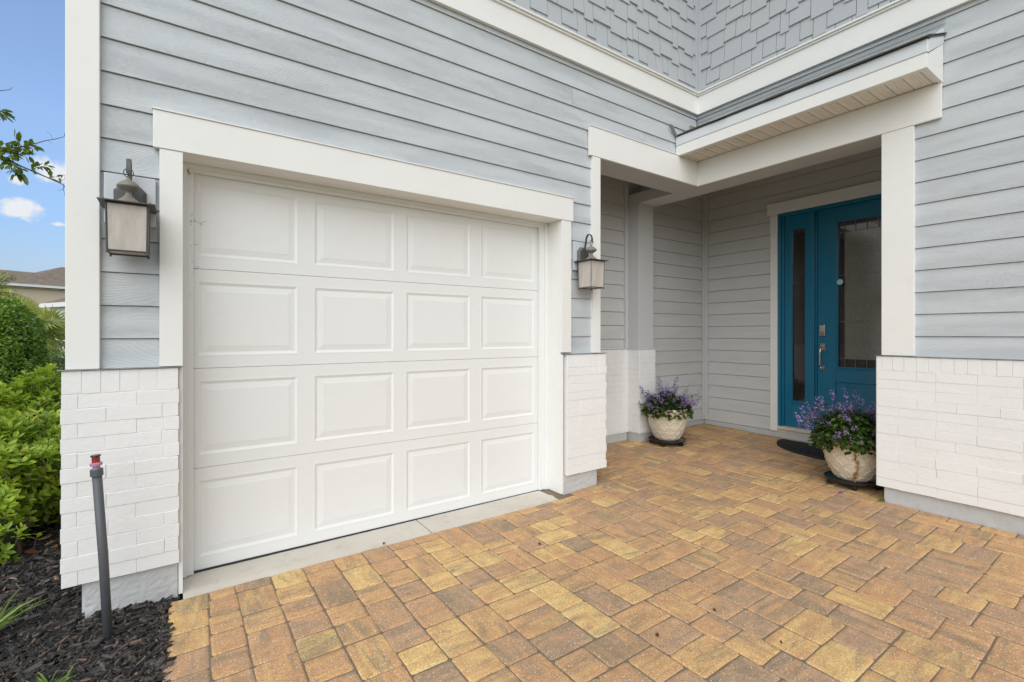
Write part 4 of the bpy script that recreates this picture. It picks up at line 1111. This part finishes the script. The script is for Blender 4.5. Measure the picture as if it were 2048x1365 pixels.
def fan(mb, hub, d, size, c, rr, n=24, spread=2.5, droop=.2):
    d = d.normalized(); up = Vector((0,0,1)); s = d.cross(up).normalized(); u = s.cross(d)
    tilt = rr.uniform(-.5, .5); s = (s*math.cos(tilt)+u*math.sin(tilt)).normalized(); u = s.cross(d)
    for k in range(n):
        a = (k/(n-1)-.5)*spread; dd = d*math.cos(a)+s*math.sin(a)+u*(.12 if k % 2 else .02); dd.normalize()
        L_ = size*(1-.25*abs(a)/spread*2)*rr.uniform(.9, 1.05); w = size*.028
        p0 = hub+dd*L_*.12; p1 = hub+dd*L_*.6; p2 = hub+dd*L_+Vector((0,0,-droop*L_*rr.uniform(.4, 1.4)))
        sd = dd.cross(u).normalized()*w; cc = min(1, max(0, c+rr.uniform(-.15, .15)))
        mb.face([p0-sd*.5, p0+sd*.5, p1+sd, p1-sd], None, cc); mb.face([p1-sd, p1+sd, p2], None, cc)
def palm(c, R_, nf, size, label, seed, dead=0, zg=-1.27, trunkr=.16):
    rr = random.Random(seed); s = empty('fan_palm', (c[0], c[1], zg), label, 'palm tree', 'fan palms beyond the hedge'); C0 = Vector(c)
    mb = MB(); mb.tube([(c[0], c[1], zg-.05), (c[0]+.03, c[1], (zg+c[2])/2), (c[0], c[1], c[2])], [trunkr*1.2, trunkr, trunkr*.9], 10); mb.build('trunk', M['bark'], s)
    lf, st, de = MB(), MB(), MB()
    for k in range(nf):
        a = rr.uniform(0, 6.28); el = rr.uniform(-.55, 1.35); d = Vector((math.cos(a)*math.cos(el), math.sin(a)*math.cos(el), math.sin(el)))
        hub = C0+d*R_*rr.uniform(.5, 1); st.tube([C0, C0.lerp(hub, .5)+Vector((0,0,.05)), hub], [.014,.011,.008], 4)
        fan(lf, hub, d+Vector((0,0,-.25)), size*rr.uniform(.8, 1.1), rr.uniform(.1, .9), rr, 26, 2.7, .25)
    for k in range(dead):
        a = -1.9+rr.uniform(-1.0, 1.0); d = Vector((math.cos(a)*.55, math.sin(a)*.55, -.8)); hub = C0+d*R_*.7
        st.tube([C0, hub], .01, 4); fan(de, hub, d, size*.75, rr.random(), rr, 22, 1.5, .5)
    st.build('leaf_stalks', M['palm'], s); lf.build('fronds', M['palm'], s)
    if dead: de.build('dead_fronds', M['palmdead'], s)
    return s
pc = at(94, 684, 10.5); palm((pc.x, pc.y, pc.z), .42, 26, .62, 'fan palm with spiky fronds and brown dead leaves beside the pale wall', 3, dead=7)
pc = at(48, 662, 9.0); palm((pc.x, pc.y, pc.z), .35, 22, .60, 'fan palm with yellow-green fronds rising behind the boxwood', 5)
# feathery crown further back (left edge)
def feather_palm(c, n, ln, label, seed):
    rr = random.Random(seed); s = empty('feather_palm', (c[0], c[1], -1.3), label, 'palm tree'); C0 = Vector(c); lf = MB()
    mb = MB(); mb.tube([(c[0], c[1], -1.35), (c[0], c[1], c[2])], [.2,.15], 10); mb.build('trunk', M['bark'], s)
    for k in range(n):
        a = rr.uniform(0, 6.28); el = rr.uniform(-.1, 1.4); d = Vector((math.cos(a)*math.cos(el), math.sin(a)*math.cos(el), math.sin(el))); L_ = ln*rr.uniform(.8, 1.1)
        pts = [C0+d*L_*t+Vector((0,0,-.55*L_*t*t*(1.1-math.sin(el)*.5))) for t in (0,.2,.4,.6,.8,1)]
        lf.tube(pts, [.012,.01,.008,.006,.004,.002], 4, c=.5)
        for q in range(46):
            t = q/46*5; i_ = int(t); p = pts[i_].lerp(pts[min(i_+1,5)], t-i_); ax = (pts[min(i_+1,5)]-pts[i_]).normalized()
            for sg in (-1, 1):
                sd = ax.cross(Vector((0,0,1))).normalized()*sg; lf.leaf(p, sd+ax*.7+Vector((rr.gauss(0,.2), rr.gauss(0,.2), -.35)), Vector((0,0,1)), ln*.22*rr.uniform(.7,1.1), .018, rr.random(), .3, True)
    lf.build('fronds', M['palm'], s)
pc = at(-14, 590, 13); feather_palm((pc.x, pc.y, pc.z), 34, 1.0, 'rounded feathery yellow-green palm crown at the left edge', 4)

# overhanging branches of a tree standing left of the picture
tr = empty('shade_tree', (-6.6, 1.7, -1.27), 'tree branches with small glossy leaves reaching in against the sky', 'tree')
mb = MB(); T0 = Vector((-6.6, 1.7, -1.30))
fork = Vector((-6.45, 1.65, .75))
mb.tube([T0, T0.lerp(fork, .5)+Vector((.04,0,0)), fork, Vector((-6.7,1.8,1.9)), Vector((-6.6,1.9,3.2))], [.10,.08,.07,.045,.015], 10)
lf = MB(); rr = random.Random(31)
A = lambda px, py, w: at(px, py, w)
def twig(pts, r0, r1, nl=0, ls=.045, t0_=0.0, dens=None):
    n = len(pts); mb.tube(pts, [r0+(r1-r0)*k/(n-1) for k in range(n)], 6)
    nl = int(nl*1.6)
    for k in range(nl):
        t = (t0_+(1-t0_)*(k+rr.random()*.6)/nl)*(n-1); i_ = min(int(t), n-2); p = pts[i_].lerp(pts[i_+1], t-i_); ax = (pts[i_+1]-pts[i_]).normalized()
        o = Matrix.Rotation(rr.uniform(0, 6.28), 3, ax) @ ax.orthogonal().normalized()
        d = o*.8+ax*.7+Vector((0,0,-.15)); L_ = ls*rr.uniform(.9, 1.55)
        lf.leaf(p+o*.004, d, Vector((rr.gauss(0,.4), rr.gauss(0,.4), 1)), L_, L_*.46, rr.random(), .15)
main = [fork, A(-260, 250, 3.5), A(-120, 285, 3.25), A(-30, 300, 3.1), A(10, 316, 3.05), A(40, 332, 3.0), A(75, 347, 2.98), A(105, 360, 2.95), A(127, 370, 2.92), A(133, 380, 2.9)]
twig(main[:3], .022, .008); twig(main[2:], .008, .0016)
twig([A(127,370,2.92), A(127,380,2.9), A(130,392,2.9)], .0016, .0008); twig([A(127,378,2.9), A(120,381,2.9), A(114,381,2.88)], .0012, .0006); twig([A(122,362,2.92), A(130,358,2.92), A(129,350,2.9)], .0012, .0006, 3, .035)
up = [A(-30,300,3.1), A(0, 296, 3.05), A(30, 296, 3.0), A(50,293,3.0), A(70,288,3.0), A(90,282,3.0), A(108,279,2.98), A(128,274,2.96), A(131,264,2.95)]
twig(up[:4], .006, .003, 22, .042, .1); twig(up[3:], .003, .0012); twig([A(105,280,2.98), A(102,270,2.98), A(93,263,2.98)], .0011, .0006); twig([A(95,281,3), A(105,288,2.98)], .0009, .0006)
twig([A(40,290,3.0), A(35,283,3.0), A(30,279,3.0)], .0015, .001, 7, .045); twig([A(50,293,3.0), A(62,292,3.0), A(74,290,2.98)], .0012, .001, 8, .045)
twig([A(-20,300,3.05), A(0,305,3.0), A(20,308,3.0), A(38,306,2.98)], .003, .001, 22, .042)
twig([A(10,316,3.05), A(25,311,3.0), A(45,308,2.98), A(60,312,2.96)], .002, .001, 12, .045)
twig([A(20,320,3.02), A(28,332,3.0), A(30,345,2.98), A(32,352,2.98)], .002, .001, 16, .045)
twig([A(40,332,3.0), A(40,342,2.98), A(40,350,2.96)], .0015, .001, 6, .05)
twig([A(-10,305,3.05), A(2,322,3.0), A(10,330,3.0)], .0015, .001, 10, .045)
twig([A(62,341,2.98), A(72,336,2.96), A(85,333,2.95), A(95,331,2.95)], .0015, .001, 20, .032)
twig([A(95,356,2.95), A(108,354,2.94), A(118,354,2.93)], .001, .0008, 4, .04)
twig([A(-120,285,3.25), A(-70,230,3.2), A(-30,222,3.15), A(-5,222,3.12), A(12,228,3.1)], .008, .001, 26, .05, .35)
twig([A(-70,230,3.2), A(-30,190,3.1), A(0,182,3.1), A(18,180,3.1), A(26,175,3.1)], .004, .0008); twig([A(10,180,3.1), A(24,181,3.1)], .0008, .0005)
for k in range(16):
    a = rr.uniform(0, 6.28); d = Vector((math.cos(a)*.8-.5, math.sin(a)*.8+.2, rr.uniform(.2, 1.1))); st_ = Vector((-6.7, 1.8, rr.uniform(1.1, 3.0))); e = st_+d*rr.uniform(.7, 1.3)
    if e.x > -5.9: e.x = -6.0-rr.random()*.5
    twig([st_, st_.lerp(e, .5)+Vector((0,0,.06)), e], .012, .003, 90, .045, .2)
mb.build('trunk', M['bark'], tr); lf.build('crown', M['treeleaf'], tr)

# grass tufts
def tuft(p, n, h, lean, label, seed, name='grass_tuft', w=.006, group=None):
    rr = random.Random(seed); mb = MB()
    for k in range(n):
        a = rr.uniform(0, 6.28); d = Vector((math.cos(a)*.5+lean[0], math.sin(a)*.5+lean[1], rr.uniform(.9, 1.6))).normalized(); L_ = h*rr.uniform(.6, 1.1)
        b_ = Vector(p)+Vector((rr.gauss(0,.012), rr.gauss(0,.012), 0)); s = d.cross(Vector((rr.gauss(0,1), rr.gauss(0,1), .2))).normalized()*w*.5; c = rr.random()
        q = [b_+d*L_*t+Vector((d.x, d.y, -1.0))*L_*.35*t*t for t in (0,.35,.7,1)]
        mb.face([q[0]-s, q[0]+s, q[1]+s, q[1]-s], None, c); mb.face([q[1]-s, q[1]+s, q[2]+s*.7, q[2]-s*.7], None, c); mb.face([q[2]-s*.7, q[2]+s*.7, q[3]], None, c)
    o = mb.build(name, M['grass'], origin=(p[0], p[1], p[2]+Z0)); tag(o, label, 'grass', group); return o
g1 = at(-38, 1365, 1.95); tuft((g1.x, g1.y, -1.265), 22, .26, (.35,-.1), 'strappy green grass tuft at the left edge of the mulch', 1, w=.009)
g2 = at(90, 1420, 1.66); tuft((g2.x, g2.y, -1.265), 15, .15, (.18,.1), 'strappy green grass tuft in the bottom left corner', 2, w=.008)
tuft((-.035, -1.525, gz(0,-1.5)-.002), 26, .055, (-.3,-.1), 'tiny weed growing in the joint at the foot of the brick wall', 3, 'weed', w=.0025)

# fallen leaves under the shrubs, seed pods and a dropped flower
rr = random.Random(8)
for k in range(20):
    px = rr.uniform(-10, 128); w = rr.uniform(2.75, 3.5); p = at(px, 1000, w); z = mz(p.x, p.y)+.014
    mb = MB(); a = rr.uniform(0, 6.28); mb.leaf(Vector((p.x, p.y, z)), Vector((math.cos(a), math.sin(a), rr.uniform(-.1,.3))), Vector((rr.gauss(0,.4), rr.gauss(0,.4), 1)), rr.uniform(.05,.085), .032, rr.random(), rr.uniform(-.3,.2))
    o = mb.build('fallen_leaf', M['deadleaf'], origin=(p.x, p.y, z+Z0)); tag(o, 'dry reddish brown leaf lying on the mulch under the green shrubs', 'fallen leaf', 'dry leaves under the shrubs')
def seedpod(px, py, r, label, seed):
    w = 1.235*FP/(py-HY); p = at(px, py, w); z = gz(p.x, p.y); rr = random.Random(seed)
    mb = MB(); q = Vector((p.x, p.y, z+r*.55))
    for k in range(7):
        d = Vector((rr.gauss(0,1), rr.gauss(0,1), abs(rr.gauss(0,.5))))
        mb.leaf(q-d.normalized()*r*.3, d, Vector((0,0,1)), r*1.5, r*1.1, rr.random()*.3, rr.uniform(-.4,.5))
    mb.lathe([(r*.2, z+.001), (r*.55, z+r*.3), (r*.5, z+r*.7), (r*.1, z+r)], 7, p.x, p.y, c=.05)
    o = mb.build('seed_pod', M['deadleaf'], origin=(p.x, p.y, z+Z0)); tag(o, label, 'seed pod', 'brown seed pods on the pavers')
seedpod(1079, 1084, .009, 'small dry brown seed pod on the pavers in front of the right brick pier', 1)
seedpod(1314, 1264, .009, 'crumpled dark brown seed pod on the pavers, nearest the bottom centre', 2)
seedpod(1429, 1214, .007, 'small dark seed pod on a grey-yellow paver in the middle of the driveway', 3)
seedpod(1563, 1278, .006, 'tiny brown leaf scrap in a paver joint at the lower right', 4)
seedpod(768, 1081, .009, 'brown curled scrap by the edge of the concrete apron', 5)
seedpod(617, 1362, .010, 'black scrap on the pavers at the bottom edge of the picture', 6)
seedpod(1843, 1017, .008, 'brown round scrap against the foot of the entry wall', 7)
mb = MB(); w = 1.215*FP/(987-HY); p = at(1682, 987, w); z = gz(p.x, p.y)+.004; rr = random.Random(2)
for k in range(16): floret(mb, Vector((p.x-.0+rr.gauss(0,.022), p.y+rr.gauss(0,.008), z)), Vector((rr.gauss(0,1), rr.gauss(0,1), .5)), .009, rr)
mb.tube([(p.x-.05, p.y+.06, z-.001), (p.x, p.y, z)], .001, 4, c=0)
o = mb.build('fallen_flower', M['flower'], origin=(p.x, p.y, z+Z0)); tag(o, 'dropped purple flower spray on the pavers before the planter', 'fallen flower')

# ------------------------------------------------------------------ NEIGHBOURING HOUSES
def roofquad(mb, P, s=1.0):
    P = [Vector(p) for p in P]; e = (P[1]-P[0]).normalized(); n = (P[1]-P[0]).cross(P[-1]-P[0]).normalized(); f = n.cross(e)
    mb.face(P, [(((p-P[0]).dot(e))*s, ((p-P[0]).dot(f))*s) for p in P])
def W(px, py, w): return at(px, py, w)
def bhouse():
    a = W(44, 569, 34); b_ = a+Vector((.87,.50,0))*18; ez = 3.52; n = Vector((a.y-b_.y, b_.x-a.x, 0)).normalized(); n = n if n.y > 0 else -n
    h = empty('neighbour_house', ((a.x+b_.x)/2, (a.y+b_.y)/2, -1.3), 'beige house with a brown shingle roof beyond the palms', 'house')
    A0 = Vector((a.x, a.y, ez)); B0 = Vector((b_.x, b_.y, ez)); e = (B0-A0).normalized(); D = 9
    def tpx(px, dn):             # distance along the eave of what is seen at column px, dn metres behind it
        q = at(px, 600, 1.0); dx, dy = q.x-CAM[0], q.y-CAM[1]; ox, oy = A0.x+n.x*dn-CAM[0], A0.y+n.y*dn-CAM[1]
        return (oy*dx-ox*dy)/(e.x*dy-e.y*dx)
    A0 = A0-e*4.0; t1 = tpx(79, 3.6); t2 = tpx(123, 5.2)
    A1 = A0+n*D; B1 = B0+n*D
    mb = MB(); r0 = A0+e*2.0+n*3.6+Vector((0,0,1.24)); r1 = B0-e*3+n*3.6+Vector((0,0,1.24))
    roofquad(mb, [A0, B0, r1, r0]); roofquad(mb, [B0, B1, r1]); roofquad(mb, [B1, A1, r0, r1]); roofquad(mb, [A1, A0, r0])
    c0 = A0+e*(t1-1.0)+n*2.2+Vector((0,0,1.24*2.2/3.6)); c3 = A0+e*t2+n*5.2+Vector((0,0,2.05)); c4 = A0+e*(t2+4)+n*5.2+Vector((0,0,2.05)); c5 = A0+e*(t2+7)+n*2.2+Vector((0,0,1.24*2.2/3.6))
    roofquad(mb, [c0, c5, c4, c3]); roofquad(mb, [c0+n*6, c0, c3]); roofquad(mb, [c5, c5+n*6, c4])
    mb.build('roof', M['nhroof'], h)
    mb = MB(); F = lambda a_, p, q: tuple(A0+e*a_+n*p+Vector((0,0,q-ez)))
    mb.box(.3, (B0-A0).length-.3, .35, D-.3, -1.35, ez-.12, fr=F); mb.build('wall', M['nhwall'], h)
    mb = MB(); mb.box(-.05, (B0-A0).length+.05, -.05, .12, ez-.15, ez+.02, fr=F); mb.box(-.05, .12, .12, D, ez-.15, ez+.02, fr=F); mb.build('gutter', M['nhwhite'], h)
    mb = MB(); mb.box(0, (B0-A0).length, .12, .36, ez-.24, ez-.21, fr=F); mb.build('eave', M['nhwall'], h)
    return h
bhouse()
def shouse():
    w = 24; a = W(82, 608.5, 24.6); b_ = W(132, 597.5, 23.4); b_ = a+(b_-a).normalized()*12; b_.z = a.z; n = Vector((a.y-b_.y, b_.x-a.x, 0)).normalized(); n = n if n.y > 0 else -n
    ez = a.z; h = empty('neighbour_house', ((a.x+b_.x)/2, (a.y+b_.y)/2, -1.3), 'single-storey pale wing with a white eave behind the palm', 'house')
    A0 = Vector((a.x, a.y, ez)); B0 = Vector((b_.x, b_.y, ez)); e = (B0-A0).normalized(); LN = (B0-A0).length
    F = lambda a_, p, q: tuple(A0+e*a_+n*p+Vector((0,0,q-ez)))
    mb = MB(); up = Vector((0,0,1)); q0 = A0+n*3+up*.75; q1 = A0+e*4.5+n*3+up*1.75; q2 = B0+n*3+up*1.75
    roofquad(mb, [A0, B0, q2, q1]); roofquad(mb, [A0, q1, q0]); roofquad(mb, [q0, q1, q2, A0+n*6]); mb.build('roof', M['nhroof'], h)
    mb = MB(); mb.box(.15, LN, .3, 6.5, -1.35, ez-.1, fr=F); mb.build('wall', M['nhwhite'], h)
    mb = MB(); mb.box(-.05, LN, -.06, .1, ez-.19, ez+.02, fr=F); mb.build('gutter', M['nhwhite'], h)
    mb = MB(); mb.box(1.0, 2.1, .27, .2995, -.4, .75, fr=F); wn = mb.build('window', M['nhwhite'], h); mb = MB(); mb.box(1.08, 2.02, .262, .2695, -.32, .67, fr=F); mb.build('pane', M['clear'], wn)
shouse()

# ------------------------------------------------------------------ LIGHT, SKY, CAMERA
wd = bpy.data.worlds.new('World'); SC.world = wd; wd.use_nodes = True
nt = wd.node_tree; nt.nodes.clear()
out = nt.nodes.new('ShaderNodeOutputWorld'); bg = nt.nodes.new('ShaderNodeBackground'); L(nt, bg.outputs[0], out.inputs[0])
sky = nt.nodes.new('ShaderNodeTexSky'); sky.sky_type = 'NISHITA'; sky.sun_disc = False
SE, SA = math.radians(35), math.radians(222)      # azimuth of the sun, clockwise from +Y
sky.sun_elevation = SE; sky.sun_rotation = SA; sky.air_density = 1.0; sky.dust_density = 1.5; sky.ozone_density = 1.5
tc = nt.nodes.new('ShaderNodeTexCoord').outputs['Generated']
# clouds: soft broken overcast added out of view to whiten the light, open blue patch to the north-west where the camera sees sky
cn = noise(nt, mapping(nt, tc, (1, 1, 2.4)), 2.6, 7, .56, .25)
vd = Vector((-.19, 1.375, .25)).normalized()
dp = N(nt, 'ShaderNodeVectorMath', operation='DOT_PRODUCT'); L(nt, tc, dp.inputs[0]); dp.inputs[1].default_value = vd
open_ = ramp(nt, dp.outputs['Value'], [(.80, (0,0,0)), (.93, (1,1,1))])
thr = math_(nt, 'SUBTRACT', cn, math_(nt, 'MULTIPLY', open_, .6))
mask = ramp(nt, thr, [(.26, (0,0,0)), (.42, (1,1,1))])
# a few small white clouds low in the blue patch
sxx = nt.nodes.new('ShaderNodeSeparateXYZ'); L(nt, tc, sxx.inputs[0]); X_, Y_, Z_ = sxx.outputs
az = math_(nt, 'DIVIDE', X_, Y_); el = math_(nt, 'DIVIDE', Z_, Y_)
cno = noise(nt, mapping(nt, tc, (1, 1, 1.3)), 34, 6, .6)
tot = None
for az0, el0, wa, wb in ((-.190, .183, .028, .020), (-.156, .246, .030, .026), (-.197, .228, .014, .010), (-.150, .168, .012, .004)):
    q = math_(nt, 'ADD', math_(nt, 'POWER', math_(nt, 'ABSOLUTE', math_(nt, 'DIVIDE', math_(nt, 'SUBTRACT', az, az0), wa)), 2), math_(nt, 'POWER', math_(nt, 'ABSOLUTE', math_(nt, 'DIVIDE', math_(nt, 'SUBTRACT', el, el0), wb)), 2))
    q = math_(nt, 'ADD', q, math_(nt, 'MULTIPLY', math_(nt, 'SUBTRACT', cno, .5), 3.2))
    q = ramp(nt, q, [(.1, (1,1,1)), (1.15, (0,0,0))], 'EASE')
    tot = q if tot is None else math_(nt, 'MAXIMUM', tot, q)
cl2 = math_(nt, 'MULTIPLY', tot, math_(nt, 'GREATER_THAN', Y_, .1))
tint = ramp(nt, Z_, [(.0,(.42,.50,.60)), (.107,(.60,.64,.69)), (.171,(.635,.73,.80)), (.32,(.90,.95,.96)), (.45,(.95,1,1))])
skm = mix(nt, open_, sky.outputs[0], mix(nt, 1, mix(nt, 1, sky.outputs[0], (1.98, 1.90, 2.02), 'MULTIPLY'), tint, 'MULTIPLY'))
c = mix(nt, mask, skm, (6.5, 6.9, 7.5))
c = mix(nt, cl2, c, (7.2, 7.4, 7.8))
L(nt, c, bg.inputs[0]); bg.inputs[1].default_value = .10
sun = bpy.data.lights.new('sun', 'SUN'); sun.energy = 2.2; sun.angle = math.radians(70); sun.color = (1.0, .98, .95)
so = bpy.data.objects.new('sun', sun); COL.objects.link(so)
dv = Vector((math.sin(SA)*math.cos(SE), math.cos(SA)*math.cos(SE), math.sin(SE)))
so.rotation_euler = dv.to_track_quat('Z', 'Y').to_euler(); so.location = dv*20

cam = bpy.data.cameras.new('camera'); co = bpy.data.objects.new('camera', cam); COL.objects.link(co); SC.camera = co
co.location = (CAM[0], CAM[1], Z0); co.rotation_euler = (PI/2, 0, -YAW)
cam.sensor_width = 36; cam.lens = FP/2048*36; cam.shift_y = -14.65/2048; cam.clip_start = .05; cam.clip_end = 2000
SC.view_settings.view_transform = 'Standard'; SC.view_settings.look = 'None'; SC.view_settings.gamma = 1; SC.view_settings.exposure = .20
